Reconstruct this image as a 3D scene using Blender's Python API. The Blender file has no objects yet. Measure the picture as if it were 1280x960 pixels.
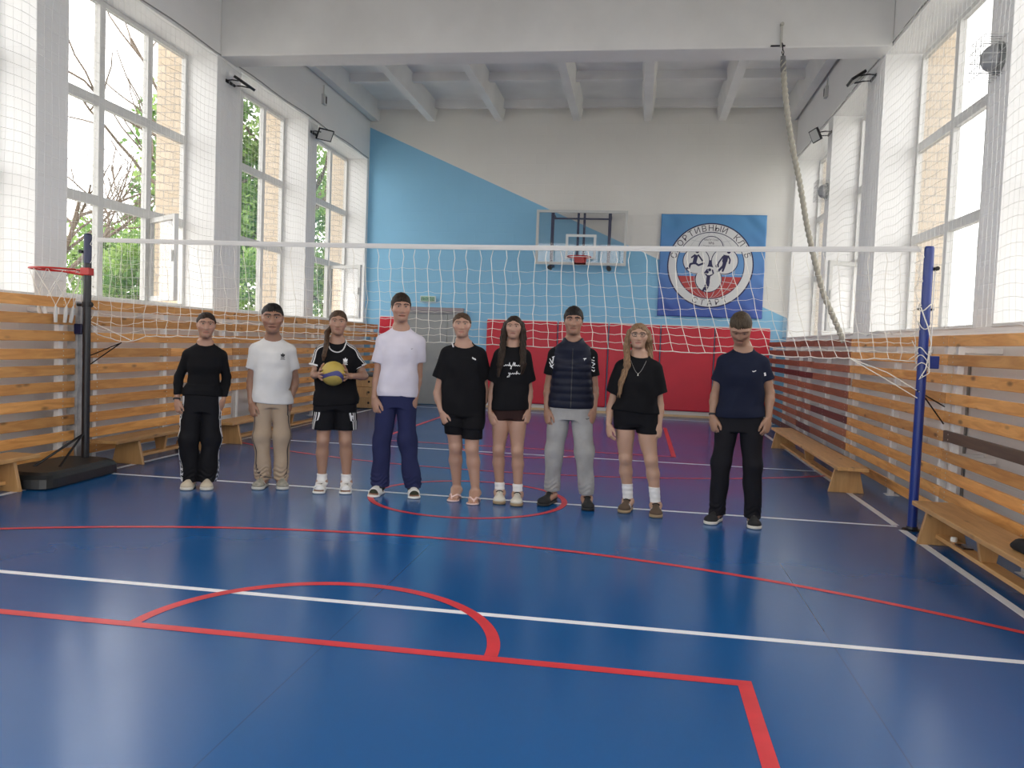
import bpy, bmesh, math, random
import numpy as np
from mathutils import Vector, Matrix
from mathutils.bvhtree import BVHTree
random.seed(7); np.random.seed(7)
SC = bpy.context.scene
COL = SC.collection
PI = math.pi

# ------------------------------------------------------------------ materials
MATS = {}
def mat(name, col, rough=0.6, metal=0.0, var=0.0, vscale=8.0, bump=0.0, bscale=60.0, spec=0.5, stretch=None, coat=0.0):
    if name in MATS: return MATS[name]
    m = bpy.data.materials.new(name); m.use_nodes = True
    nt = m.node_tree; N = nt.nodes; L = nt.links
    b = N['Principled BSDF']
    b.inputs['Base Color'].default_value = (*col, 1); b.inputs['Roughness'].default_value = rough
    b.inputs['Metallic'].default_value = metal; b.inputs['Specular IOR Level'].default_value = spec
    if coat: b.inputs['Coat Weight'].default_value = coat
    if var or bump:
        tc = N.new('ShaderNodeTexCoord'); mp = N.new('ShaderNodeMapping'); L.new(tc.outputs['Object'], mp.inputs['Vector'])
        if stretch: mp.inputs['Scale'].default_value = stretch
    if var:
        n = N.new('ShaderNodeTexNoise'); n.inputs['Scale'].default_value = vscale; n.inputs['Detail'].default_value = 5
        L.new(mp.outputs[0], n.inputs['Vector'])
        r = N.new('ShaderNodeMapRange'); r.inputs[1].default_value = 0.3; r.inputs[2].default_value = 0.7
        r.inputs[3].default_value = 1 - var; r.inputs[4].default_value = 1 + var
        L.new(n.outputs['Fac'], r.inputs[0])
        mx = N.new('ShaderNodeVectorMath'); mx.operation = 'SCALE'; mx.inputs[0].default_value = col
        L.new(r.outputs[0], mx.inputs['Scale']); L.new(mx.outputs[0], b.inputs['Base Color'])
    if bump:
        n2 = N.new('ShaderNodeTexNoise'); n2.inputs['Scale'].default_value = bscale; n2.inputs['Detail'].default_value = 3
        L.new(mp.outputs[0], n2.inputs['Vector'])
        bp = N.new('ShaderNodeBump'); bp.inputs['Strength'].default_value = bump; bp.inputs['Distance'].default_value = 0.004
        L.new(n2.outputs['Fac'], bp.inputs['Height']); L.new(bp.outputs[0], b.inputs['Normal'])
    MATS[name] = m
    return m

def wood(name, c1, c2, axis=1):
    """planed timber: long grain along the given axis, knots and tone changes from board to board"""
    if name in MATS: return MATS[name]
    m = bpy.data.materials.new(name); m.use_nodes = True
    nt = m.node_tree; N = nt.nodes; L = nt.links; b = N['Principled BSDF']
    geo = N.new('ShaderNodeNewGeometry'); oi = N.new('ShaderNodeObjectInfo')
    mp = N.new('ShaderNodeMapping'); sc = [9, 9, 9]; sc[axis] = 0.9; mp.inputs['Scale'].default_value = sc
    off = N.new('ShaderNodeVectorMath'); off.operation = 'SCALE'; off.inputs[0].default_value = (7.3, 31.0, 5.1)
    L.new(oi.outputs['Random'], off.inputs['Scale'])
    ad = N.new('ShaderNodeVectorMath'); L.new(geo.outputs['Position'], ad.inputs[0]); L.new(off.outputs[0], ad.inputs[1])
    L.new(ad.outputs[0], mp.inputs['Vector'])
    n = N.new('ShaderNodeTexNoise'); n.inputs['Scale'].default_value = 2.2; n.inputs['Detail'].default_value = 6; n.inputs['Distortion'].default_value = 1.2
    L.new(mp.outputs[0], n.inputs['Vector'])
    cr = N.new('ShaderNodeValToRGB'); cr.color_ramp.elements[0].position = 0.32; cr.color_ramp.elements[1].position = 0.68
    cr.color_ramp.elements[0].color = (*c1, 1); cr.color_ramp.elements[1].color = (*c2, 1)
    L.new(n.outputs['Fac'], cr.inputs['Fac'])
    # knots
    mp2 = N.new('ShaderNodeMapping'); s2 = [7, 7, 7]; s2[axis] = 2.6; mp2.inputs['Scale'].default_value = s2
    L.new(ad.outputs[0], mp2.inputs['Vector'])
    v = N.new('ShaderNodeTexVoronoi'); v.inputs['Scale'].default_value = 1.0; L.new(mp2.outputs[0], v.inputs['Vector'])
    kr = N.new('ShaderNodeMapRange'); kr.inputs[1].default_value = 0.05; kr.inputs[2].default_value = 0.16
    kr.inputs[3].default_value = 0.35; kr.inputs[4].default_value = 1.0; L.new(v.outputs['Distance'], kr.inputs[0])
    rr = N.new('ShaderNodeMapRange'); rr.inputs[3].default_value = 0.78; rr.inputs[4].default_value = 1.2; L.new(oi.outputs['Random'], rr.inputs[0])
    ml = N.new('ShaderNodeMath'); ml.operation = 'MULTIPLY'; L.new(kr.outputs[0], ml.inputs[0]); L.new(rr.outputs[0], ml.inputs[1])
    mx = N.new('ShaderNodeVectorMath'); mx.operation = 'SCALE'; L.new(cr.outputs[0], mx.inputs[0]); L.new(ml.outputs[0], mx.inputs['Scale'])
    L.new(mx.outputs[0], b.inputs['Base Color']); b.inputs['Roughness'].default_value = 0.42
    MATS[name] = m
    return m

def glass_mat():
    m = bpy.data.materials.new('window_glass'); m.use_nodes = True
    nt = m.node_tree; N = nt.nodes; L = nt.links; N.remove(N['Principled BSDF'])
    t = N.new('ShaderNodeBsdfTransparent'); t.inputs[0].default_value = (0.93, 0.93, 0.93, 1)
    g = N.new('ShaderNodeBsdfGlossy'); g.inputs['Roughness'].default_value = 0.02
    lw = N.new('ShaderNodeLayerWeight'); lw.inputs[0].default_value = 0.5
    pw = N.new('ShaderNodeMath'); pw.operation = 'POWER'; L.new(lw.outputs['Facing'], pw.inputs[0]); pw.inputs[1].default_value = 5.0
    f = N.new('ShaderNodeMath'); f.operation = 'MULTIPLY_ADD'; L.new(pw.outputs[0], f.inputs[0]); f.inputs[1].default_value = 0.9; f.inputs[2].default_value = 0.04
    mx = N.new('ShaderNodeMixShader'); L.new(f.outputs[0], mx.inputs[0]); L.new(t.outputs[0], mx.inputs[1]); L.new(g.outputs[0], mx.inputs[2])
    L.new(mx.outputs[0], N['Material Output'].inputs[0]); MATS['window_glass'] = m
    return m

# ------------------------------------------------------------------ mesh helpers
class MB:
    def __init__(s): s.v = []; s.f = []
    def box(s, x0, x1, y0, y1, z0, z1):
        b = len(s.v)
        s.v += [(x0,y0,z0),(x1,y0,z0),(x1,y1,z0),(x0,y1,z0),(x0,y0,z1),(x1,y0,z1),(x1,y1,z1),(x0,y1,z1)]
        s.f += [[b+i for i in q] for q in ((0,3,2,1),(4,5,6,7),(0,1,5,4),(1,2,6,5),(2,3,7,6),(3,0,4,7))]
        return s
    def obox(s, c, half, rot):
        b = len(s.v); c = Vector(c)
        for sz in (-1, 1):
            for sx, sy in ((-1,-1),(1,-1),(1,1),(-1,1)):
                s.v.append(tuple(c + rot @ Vector((sx*half[0], sy*half[1], sz*half[2]))))
        s.f += [[b+i for i in q] for q in ((0,3,2,1),(4,5,6,7),(0,1,5,4),(1,2,6,5),(2,3,7,6),(3,0,4,7))]
        return s
    def tube(s, pts, r, n=8, cap=True, ref=None, twist=0.0, lobes=0, amp=0.0):
        pts = [Vector(p) for p in pts]; m = len(pts); b = len(s.v)
        rs = r if isinstance(r, (list, tuple, np.ndarray)) else [r]*m
        u = None; tot = 0.0
        for i, p in enumerate(pts):
            t = (pts[min(i+1, m-1)] - pts[max(i-1, 0)])
            t = t.normalized() if t.length > 1e-9 else Vector((0,0,1))
            if u is None:
                a = Vector(ref) if ref else (Vector((0,0,1)) if abs(t.z) < 0.9 else Vector((1,0,0)))
                u = (a - t*a.dot(t)).normalized()
            else:
                u = (u - t*u.dot(t)).normalized()
            w = t.cross(u)
            if i: tot += (p - pts[i-1]).length
            for k in range(n):
                a = 2*PI*k/n; rr = rs[i]
                if lobes: rr = rr*(1 + amp*math.cos(lobes*(a - twist*tot)))
                s.v.append(tuple(p + (u*math.cos(a) + w*math.sin(a))*rr))
        for i in range(m-1):
            for k in range(n):
                k2 = (k+1) % n
                s.f.append([b+i*n+k, b+i*n+k2, b+(i+1)*n+k2, b+(i+1)*n+k])
        if cap:
            s.f.append([b+k for k in range(n)][::-1]); s.f.append([b+(m-1)*n+k for k in range(n)])
        return s
    def cyl(s, a, b, r, n=16, r2=None): return s.tube([a, b], [r, r if r2 is None else r2], n)
    def prism(s, poly, ax, h0, h1):
        """2-D polygon extruded along axis ax from h0 to h1"""
        b = len(s.v); n = len(poly)
        def P(p, h):
            q = [p[0], p[1]]; q.insert(ax, h); return tuple(q)
        s.v += [P(p, h0) for p in poly] + [P(p, h1) for p in poly]
        s.f.append(list(range(b, b+n))[::-1]); s.f.append(list(range(b+n, b+2*n)))
        for i in range(n):
            j = (i+1) % n; s.f.append([b+i, b+j, b+n+j, b+n+i])
        return s
    def lathe(s, prof, n=24, c=(0,0,0), ax=2):
        b = len(s.v); m = len(prof)
        for r, h in prof:
            for k in range(n):
                a = 2*PI*k/n; q = [r*math.cos(a), r*math.sin(a)]; q.insert(ax, h)
                s.v.append((q[0]+c[0], q[1]+c[1], q[2]+c[2]))
        for i in range(m-1):
            for k in range(n):
                k2 = (k+1) % n; s.f.append([b+i*n+k, b+i*n+k2, b+(i+1)*n+k2, b+(i+1)*n+k])
        s.f.append([b+k for k in range(n)][::-1]); s.f.append([b+(m-1)*n+k for k in range(n)])
        return s
    def ring(s, c, R, r, n=40, m=8, ax=2):
        b = len(s.v)
        for i in range(n):
            a = 2*PI*i/n
            for k in range(m):
                t = 2*PI*k/m; q = [(R+r*math.cos(t))*math.cos(a), (R+r*math.cos(t))*math.sin(a)]; q.insert(ax, r*math.sin(t))
                s.v.append((q[0]+c[0], q[1]+c[1], q[2]+c[2]))
        for i in range(n):
            for k in range(m):
                s.f.append([b+i*m+k, b+((i+1)%n)*m+k, b+((i+1)%n)*m+(k+1)%m, b+i*m+(k+1)%m])
        return s
    def quad(s, a, b_, c, d):
        b = len(s.v); s.v += [tuple(a), tuple(b_), tuple(c), tuple(d)]; s.f.append([b, b+1, b+2, b+3]); return s
    def build(s, name, m, parent=None, smooth=False, bevel=0.0, loc=None, normals=True):
        me = bpy.data.meshes.new(name); me.from_pydata(s.v, [], s.f)
        if normals:
            bm = bmesh.new(); bm.from_mesh(me); bmesh.ops.recalc_face_normals(bm, faces=bm.faces[:]); bm.to_mesh(me); bm.free()
        me.update()
        o = bpy.data.objects.new(name, me); COL.objects.link(o)
        for mm in (m if isinstance(m, (list, tuple)) else [m]): me.materials.append(mm)
        if smooth: me.polygons.foreach_set('use_smooth', [True]*len(me.polygons))
        if bevel:
            bv = o.modifiers.new('edge', 'BEVEL'); bv.width = bevel; bv.segments = 2; bv.limit_method = 'ANGLE'; bv.angle_limit = 0.6
        if parent is not None: o.parent = parent
        if loc: o.location = loc
        return o

def tag(o, label=None, cat=None, group=None, kind=None):
    if label: o['label'] = label
    if cat: o['category'] = cat
    if group: o['group'] = group
    if kind: o['kind'] = kind
    return o
def empty(name, loc=(0,0,0), rz=0.0):
    o = bpy.data.objects.new(name, None); COL.objects.link(o); o.location = loc; o.rotation_euler = (0,0,rz); o.empty_display_size = 0.1
    return o
def struct(o, label=None):
    o['kind'] = 'structure'
    if label: o['label'] = label
    return o
def copy_tree(o, parent=None):
    kids = list(o.children)
    c = o.copy(); COL.objects.link(c); c.parent = parent
    for ch in kids: copy_tree(ch, c)
    return c

# ------------------------------------------------------------------ dimensions of the hall (metres)
XL, XR, YB, YF, CZ = -5.77, 2.83, 9.85, -10.2, 6.22
DR = 0.45                       # window frames sit this deep in the reveals
SILL, HEAD = 1.66, 5.06
PIL_L = [(-6.5,-6.05), (-3.2,-2.75), (0.17,0.62), (3.53,4.20), (6.62,7.03), (9.72,9.85)]
PIL_R = [(-6.4,-5.95), (-3.15,-2.70), (0.24,0.65), (3.91,4.70), (6.68,7.00), (9.72,9.85)]
def bays(P):
    e = [YF+0.3]; out = []
    for a, b in P: out.append((e[-1], a)); e.append(b)
    return out
BAY_L, BAY_R = bays(PIL_L), bays(PIL_R)

# wall paint over masonry
def wall_paint(name, col, blue=False):
    m = bpy.data.materials.new(name); m.use_nodes = True
    nt = m.node_tree; N = nt.nodes; L = nt.links; b = N['Principled BSDF']; b.inputs['Roughness'].default_value = 0.72
    b.inputs['Specular IOR Level'].default_value = 0.3
    geo = N.new('ShaderNodeNewGeometry'); sp = N.new('ShaderNodeSeparateXYZ'); L.new(geo.outputs['Position'], sp.inputs[0])
    n = N.new('ShaderNodeTexNoise'); n.inputs['Scale'].default_value = 1.3; n.inputs['Detail'].default_value = 5; L.new(geo.outputs['Position'], n.inputs['Vector'])
    r = N.new('ShaderNodeMapRange'); r.inputs[3].default_value = 0.95; r.inputs[4].default_value = 1.05; L.new(n.outputs['Fac'], r.inputs[0])
    base = N.new('ShaderNodeVectorMath'); base.operation = 'SCALE'; L.new(r.outputs[0], base.inputs['Scale'])
    if blue:
        # blue field under a straight diagonal edge: z < 5.74 - 0.430 (x - XL)
        mu = N.new('ShaderNodeMath'); mu.operation = 'MULTIPLY_ADD'; L.new(sp.outputs[0], mu.inputs[0]); mu.inputs[1].default_value = 0.430; mu.inputs[2].default_value = 0.430*5.77 - 5.74
        ad = N.new('ShaderNodeMath'); ad.operation = 'ADD'; L.new(mu.outputs[0], ad.inputs[0]); L.new(sp.outputs[2], ad.inputs[1])
        lt = N.new('ShaderNodeMath'); lt.operation = 'LESS_THAN'; L.new(ad.outputs[0], lt.inputs[0]); lt.inputs[1].default_value = 0.0
        mx = N.new('ShaderNodeMix'); mx.data_type = 'RGBA'; L.new(lt.outputs[0], mx.inputs[0])
        mx.inputs[6].default_value = (*col, 1); mx.inputs[7].default_value = (*BLUE, 1); L.new(mx.outputs[2], base.inputs[0])
    else: base.inputs[0].default_value = col
    L.new(base.outputs[0], b.inputs['Base Color'])
    # courses of painted blocks
    cb = N.new('ShaderNodeCombineXYZ'); a2 = N.new('ShaderNodeMath'); a2.operation = 'ADD'; L.new(sp.outputs[0], a2.inputs[0]); L.new(sp.outputs[1], a2.inputs[1])
    L.new(a2.outputs[0], cb.inputs[0]); L.new(sp.outputs[2], cb.inputs[1])
    br = N.new('ShaderNodeTexBrick'); br.inputs['Scale'].default_value = 1.0; br.inputs['Brick Width'].default_value = 0.40; br.inputs['Row Height'].default_value = 0.20
    br.inputs['Mortar Size'].default_value = 0.008; br.inputs['Mortar Smooth'].default_value = 0.6; L.new(cb.outputs[0], br.inputs['Vector'])
    bp = N.new('ShaderNodeBump'); bp.inputs['Strength'].default_value = 0.22; bp.inputs['Distance'].default_value = 0.006; bp.invert = True
    L.new(br.outputs['Fac'], bp.inputs['Height']); L.new(bp.outputs[0], b.inputs['Normal'])
    MATS[name] = m
    return m
BLUE = (0.27, 0.55, 0.77)
WHITE = wall_paint('white_painted_masonry', (0.84, 0.835, 0.82))
WALLB = wall_paint('white_and_blue_painted_masonry', (0.78, 0.765, 0.72), True)
CEIL = mat('ceiling_whitewash', (0.74, 0.735, 0.715), 0.85, var=0.06, vscale=1.5)
def brick_mat():
    m = bpy.data.materials.new('yellow_brick'); m.use_nodes = True
    nt = m.node_tree; N = nt.nodes; L = nt.links; b = N['Principled BSDF']; b.inputs['Roughness'].default_value = 0.85
    geo = N.new('ShaderNodeNewGeometry'); sp = N.new('ShaderNodeSeparateXYZ'); L.new(geo.outputs['Position'], sp.inputs[0])
    a = N.new('ShaderNodeMath'); a.operation = 'ADD'; L.new(sp.outputs[0], a.inputs[0]); L.new(sp.outputs[1], a.inputs[1])
    cb = N.new('ShaderNodeCombineXYZ'); L.new(a.outputs[0], cb.inputs[0]); L.new(sp.outputs[2], cb.inputs[1])
    br = N.new('ShaderNodeTexBrick'); br.inputs['Scale'].default_value = 1.0; br.inputs['Brick Width'].default_value = 0.26; br.inputs['Row Height'].default_value = 0.105
    br.inputs['Mortar Size'].default_value = 0.007; br.inputs['Color1'].default_value = (0.56, 0.46, 0.34, 1); br.inputs['Color2'].default_value = (0.64, 0.54, 0.42, 1)
    br.inputs['Mortar'].default_value = (0.36, 0.32, 0.28, 1); L.new(cb.outputs[0], br.inputs['Vector']); L.new(br.outputs['Color'], b.inputs['Base Color'])
    MATS['yellow_brick'] = m
    return m
BRICK = brick_mat()

# ------------------------------------------------------------------ floor
def floor_mat():
    m = bpy.data.materials.new('blue_sports_vinyl'); m.use_nodes = True
    nt = m.node_tree; N = nt.nodes; L = nt.links; b = N['Principled BSDF']
    geo = N.new('ShaderNodeNewGeometry'); sp = N.new('ShaderNodeSeparateXYZ'); L.new(geo.outputs['Position'], sp.inputs[0])
    n = N.new('ShaderNodeTexNoise'); n.inputs['Scale'].default_value = 0.7; n.inputs['Detail'].default_value = 6; L.new(geo.outputs['Position'], n.inputs['Vector'])
    r = N.new('ShaderNodeMapRange'); r.inputs[1].default_value = 0.3; r.inputs[2].default_value = 0.7; r.inputs[3].default_value = 0.96; r.inputs[4].default_value = 1.04; L.new(n.outputs['Fac'], r.inputs[0])
    # welded seams between the rolls, every 2.28 m across the hall
    s1 = N.new('ShaderNodeMath'); s1.operation = 'ADD'; L.new(sp.outputs[0], s1.inputs[0]); s1.inputs[1].default_value = 1.32 + 22.8
    s2 = N.new('ShaderNodeMath'); s2.operation = 'MODULO'; L.new(s1.outputs[0], s2.inputs[0]); s2.inputs[1].default_value = 2.28
    s3 = N.new('ShaderNodeMath'); s3.operation = 'LESS_THAN'; L.new(s2.outputs[0], s3.inputs[0]); s3.inputs[1].default_value = 0.006
    s4 = N.new('ShaderNodeMapRange'); L.new(s3.outputs[0], s4.inputs[0]); s4.inputs[3].default_value = 1.0; s4.inputs[4].default_value = 0.72
    ml = N.new('ShaderNodeMath'); ml.operation = 'MULTIPLY'; L.new(r.outputs[0], ml.inputs[0]); L.new(s4.outputs[0], ml.inputs[1])
    sc = N.new('ShaderNodeVectorMath'); sc.operation = 'SCALE'; sc.inputs[0].default_value = FLOOR; L.new(ml.outputs[0], sc.inputs['Scale'])
    L.new(sc.outputs[0], b.inputs['Base Color'])
    n2 = N.new('ShaderNodeTexNoise'); n2.inputs['Scale'].default_value = 1.2; n2.inputs['Detail'].default_value = 2; L.new(geo.outputs['Position'], n2.inputs['Vector'])
    r2 = N.new('ShaderNodeMapRange'); r2.inputs[1].default_value = 0.3; r2.inputs[2].default_value = 0.7; r2.inputs[3].default_value = 0.18; r2.inputs[4].default_value = 0.24; L.new(n2.outputs['Fac'], r2.inputs[0])
    L.new(r2.outputs[0], b.inputs['Roughness']); b.inputs['Specular IOR Level'].default_value = 0.5
    n3 = N.new('ShaderNodeTexNoise'); n3.inputs['Scale'].default_value = 5.0; n3.inputs['Detail'].default_value = 2; L.new(geo.outputs['Position'], n3.inputs['Vector'])
    bp = N.new('ShaderNodeBump'); bp.inputs['Strength'].default_value = 0.012; bp.inputs['Distance'].default_value = 0.01; L.new(n3.outputs['Fac'], bp.inputs['Height']); L.new(bp.outputs[0], b.inputs['Normal'])
    MATS['blue_sports_vinyl'] = m
    return m
FLOOR = (0.005, 0.085, 0.265)
struct(MB().box(XL-0.2, XR+0.2, YF-0.2, YB+0.2, -0.1, 0).build('floor', floor_mat()))
WLINE = mat('white_court_paint', (0.80, 0.80, 0.82), 0.4, var=0.05, vscale=6)
RLINE = mat('red_court_paint', (0.62, 0.035, 0.045), 0.35, var=0.12, vscale=6)
def seg(b, p, q, w, z):
    p = Vector((*p, 0)); q = Vector((*q, 0)); t = (q-p).normalized(); n = Vector((-t.y, t.x, 0))*w/2
    k = len(b.v)
    for c in (p+n, p-n, q-n, q+n): b.v.append((c.x, c.y, z))
    b.f.append([k, k+1, k+2, k+3])
def arc(b, c, R, a0, a1, w, z, n=64):
    k = len(b.v)
    for i in range(n+1):
        a = a0 + (a1-a0)*i/n
        for r in (R-w/2, R+w/2): b.v.append((c[0]+r*math.cos(a), c[1]+r*math.sin(a), z))
    for i in range(n): b.f.append([k+2*i, k+2*i+1, k+2*i+3, k+2*i+2])
CX = -1.418; WL, WR = -4.955, 2.119
b = MB()
for y in (-9.1, 9.1): seg(b, (WL, y), (WR, y), 0.05, 0.0012)
for y in (-3.0, 3.0): seg(b, (WL-0.75 if y < 0 else WL, y), (WR+0.55 if y < 0 else WR, y), 0.05, 0.0012)
seg(b, (WL, 0), (WR, 0), 0.05, 0.0012)
for x in (WL, WR):
    seg(b, (x, -9.1), (x, -0.13), 0.06, 0.0013); seg(b, (x, 0.04), (x, 9.1), 0.06, 0.0013)
struct(b.build('floor_marking_volleyball', WLINE, normals=False), 'white volleyball court lines on the blue floor')
b = MB(); zr = 0.0018
arc(b, (CX, 0), 0.84, 0, 2*PI, 0.05, zr, 96)
for s in (-1, 1):
    seg(b, (-3.45, s*3.565), (0.52, s*3.565), 0.06, zr)
    for x in (-3.42, 0.49): seg(b, (x, s*3.595), (x + (0 if s > 0 else 0.0), s*7.4), 0.06, zr)
    arc(b, (CX, s*3.535), 0.84, (PI if s > 0 else 0), (2*PI if s > 0 else PI), 0.06, zr+0.0003)
    arc(b, (CX, s*7.62), 6.1, (PI+0.66 if s > 0 else 0.66), (2*PI-0.66 if s > 0 else PI-0.66), 0.05, zr+0.0002)
struct(b.build('floor_marking_basketball', RLINE, normals=False), 'red basketball circles, key and arc lines on the blue floor')

# ------------------------------------------------------------------ walls, piers, beams, ceiling
def side_wall(name, brick_name, xin, s, piers, lintel):
    """s=-1 left, +1 right; plaster leaf inside, brick leaf outside, window openings between the piers"""
    a = MB(); c = MB()
    def bx(t, d0, d1, y0, y1, z0, z1):
        xs = sorted((xin+s*d0, xin+s*d1)); t.box(xs[0], xs[1], y0, y1, z0, z1)
    ends = [(YF, YF+0.3)] + list(piers[:-1]) + [(piers[-1][0], YB)]
    for t, d0, d1 in ((a, 0, DR+0.04), (c, DR+0.04, DR+0.42)):
        lin = lintel if t is a else lintel+0.45
        bx(t, d0, d1, YF, YB, 0, SILL-(0 if t is a else 0.06)); bx(t, d0, d1, YF, YB, lin, CZ+0.3)
        for p, q in ends: bx(t, d0, d1, p, q, SILL-(0 if t is a else 0.06), lin)
    struct(a.build(name, WHITE)); struct(c.build(brick_name, BRICK))
side_wall('wall_left', 'wall_left_exterior', XL, -1, PIL_L, HEAD)
side_wall('wall_right', 'wall_right_exterior', XR, 1, PIL_R, HEAD+0.02)
struct(MB().box(XL-0.9, XR+0.9, YB, YB+0.3, 0, CZ+0.3).build('wall_back', WALLB))
FB = [(-5.65,-2.95), (-2.8,-0.15), (0.0,2.7)]      # unseen glazing added behind the camera, enlarged to brighten the hall from the front
b = MB(); e = [XL-0.9]+[q for p in FB for q in p]+[XR+0.9]
for i in range(0, len(e), 2): b.box(e[i], e[i+1], YF-0.3, YF, 0.4, 5.8)
b.box(XL-0.9, XR+0.9, YF-0.3, YF, 0, 0.4); b.box(XL-0.9, XR+0.9, YF-0.3, YF, 5.8, CZ+0.3)
struct(b.build('wall_front', WHITE))
struct(MB().box(XL-0.9, XR+0.9, YF-0.3, YB+0.3, CZ, CZ+0.25).build('ceiling', CEIL))
k = 0
for y0 in (3.6, -3.0):
    k += 1; struct(MB().box(XL+0.001, XR-0.001, y0, y0+0.45, 5.07, 5.84).build('beam_%d' % k, CEIL, bevel=0.015), 'deep white concrete beam spanning the hall')
def rib(x, y0, y1):
    b = MB(); p = [(x-0.13, CZ), (x-0.075, 5.86), (x+0.075, 5.86), (x+0.13, CZ)]
    b.prism(p, 1, y0, y1)
    return b
b = MB()
for y0, y1 in ((4.05, YB), (-2.55, 3.6), (YF, -3.0)):
    for x in (-5.66, -4.45, -3.03, -1.45, -0.04, 1.40, 2.70):
        rb = rib(x, y0, y1); n0 = len(b.v); b.v += rb.v; b.f += [[i+n0 for i in f] for f in rb.f]
    m = (y1-y0)
    for fr in (0.04, 0.36, 0.68, 0.97):
        b.prism([(y0+m*fr-0.10, CZ), (y0+m*fr-0.06, CZ-0.14), (y0+m*fr+0.06, CZ-0.14), (y0+m*fr+0.10, CZ)], 0, XL, XR)
struct(b.build('ceiling_ribs', CEIL), 'white ribbed concrete ceiling slabs')

# ------------------------------------------------------------------ windows
FRAME = mat('white_window_plastic', (0.66, 0.66, 0.64), 0.35)
GLASS = glass_mat()
CAS = {4: 127, 6: 116}
def window(idx, xin, s, bay, mull, opened=None, label=''):
    r = empty('window_%d' % idx, (xin+s*DR, (bay[0]+bay[1])/2, SILL)); struct(r)
    ox, oy, oz = r.location
    y0, y1 = bay[0]+0.005, bay[1]-0.005; z0, z1 = SILL+0.003, HEAD-0.005
    tz = [2.80, 3.92]
    f = MB(); t = 0.03; w = 0.055
    def bx(m, ya, yb, za, zb, tt=t): m.box(-tt, tt, ya-oy, yb-oy, za-oz, zb-oz)
    bx(f, y0, y0+w, z0, z1); bx(f, y1-w, y1, z0, z1); bx(f, y0+w, y1-w, z0, z0+w); bx(f, y0+w, y1-w, z1-w, z1)
    for z in tz: bx(f, y0+w, y1-w, z-0.055, z+0.055)
    ys = [y0] + list(mull) + [y1]
    for y in mull:
        for za, zb in ((z0+w, tz[0]-0.055), (tz[0]+0.055, tz[1]-0.055), (tz[1]+0.055, z1-w)): bx(f, y-0.05, y+0.05, za, zb, 0.035)
    fo = f.build('window_frame', FRAME, r)
    g = MB(); zs = [z0, tz[0], tz[1], z1]
    for i in range(len(ys)-1):
        for j in range(3):
            if opened == (i, j): continue
            g.box(-0.004, 0.004, ys[i]-oy+0.05, ys[i+1]-oy-0.05, zs[j]-oz+0.055, zs[j+1]-oz-0.055)
    g.build('window_pane', GLASS, r)
    if opened:
        i, j = opened; wy = ys[i+1]-ys[i]-0.06; hz = zs[j+1]-zs[j]-0.10
        h = empty('casement', (-s*0.04, ys[i]+0.05-oy, zs[j]+0.05-oz)); h.parent = r
        h.rotation_euler = (0, 0, math.radians(s*CAS.get(idx, 115)))
        m = MB(); e = 0.06
        m.box(-0.025, 0.025, 0, e, 0, hz); m.box(-0.025, 0.025, wy-e, wy, 0, hz); m.box(-0.025, 0.025, e, wy-e, 0, e); m.box(-0.025, 0.025, e, wy-e, hz-e, hz)
        m.build('casement_frame', FRAME, h); MB().box(-0.004, 0.004, e, wy-e, e, hz-e).build('casement_pane', GLASS, h)
        MB().box(-s*0.03, -s*0.05, wy-0.045, wy-0.02, hz*0.45, hz*0.58).build('casement_handle', FRAME, h)
    sl = MB().box(min(-s*0.031, -s*(DR+0.018)), max(-s*0.031, -s*(DR+0.018)), y0-oy, y1-oy, -0.02, 0.006).build('window_sill', FRAME, r)
ML = {3: [1.73, 2.66], 4: [5.05, 5.84], 5: [7.92, 8.78]}
MR = {3: [1.75, 2.70], 4: [5.35, 6.02], 5: [7.90, 8.80]}
def added_end_window(idx, x0, x1):
    r = empty('window_%d' % idx, ((x0+x1)/2, YF-0.15, 0.4)); struct(r); w = (x1-x0)/2-0.005; H = 5.395; f = MB()  # out-of-view window, added for frontal light on beam and people
    for a in (-w, -w/3, w/3, w): f.box(a-0.03 if a > -w else a, a+0.03 if a < w else a, -0.03, 0.03, 0.005, H)
    for z in (0.005, 1.8, 3.6, H-0.06): f.box(-w, w, -0.025, 0.025, z, z+0.06)
    f.build('window_frame', FRAME, r); MB().box(-w, w, -0.004, 0.004, 0.01, H).build('window_pane', GLASS, r)
for i, (a_, b_) in enumerate(FB): added_end_window(13+i, a_, b_)
n = 0
for side, xin, s, B, M in (('left', XL, -1, BAY_L, ML), ('right', XR, 1, BAY_R, MR)):
    for i, bay in enumerate(B):
        n += 1; d = (bay[1]-bay[0])/3
        op = {('left', 3): (2, 0), ('left', 5): (2, 0), ('right', 4): (2, 0)}.get((side, i))
        window(n, xin, s, bay, M.get(i, [bay[0]+d, bay[0]+2*d]), op, 'tall three light window in the %s wall' % side)
# ------------------------------------------------------------------ back wall: door, sign, mats, skirting
GREY = mat('grey_door_paint', (0.33, 0.345, 0.34), 0.45, var=0.05, vscale=3)
d = empty('door_1', (-4.27, YB-0.02, 0)); struct(d)
MB().box(-0.56, 0.30, -0.03, 0.02, 0.01, 1.90).build('door_leaf', GREY, d, bevel=0.004)
MB().box(0.307, 0.57, -0.03, 0.02, 0.01, 1.90).build('door_leaf', GREY, d, bevel=0.004)
f = MB(); f.box(-0.62, -0.565, -0.05, 0.02, 0, 1.955); f.box(0.575, 0.63, -0.05, 0.02, 0, 1.955); f.box(-0.565, 0.575, -0.05, 0.02, 1.905, 1.955)
f.build('door_frame', mat('door_frame_grey', (0.38, 0.37, 0.385), 0.5), d)
MB().box(-0.68, 0.64, -0.10, 0.02, 1.957, 2.03).build('door_lintel', mat('lintel_mauve_grey', (0.33, 0.29, 0.31), 0.6), d)
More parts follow.
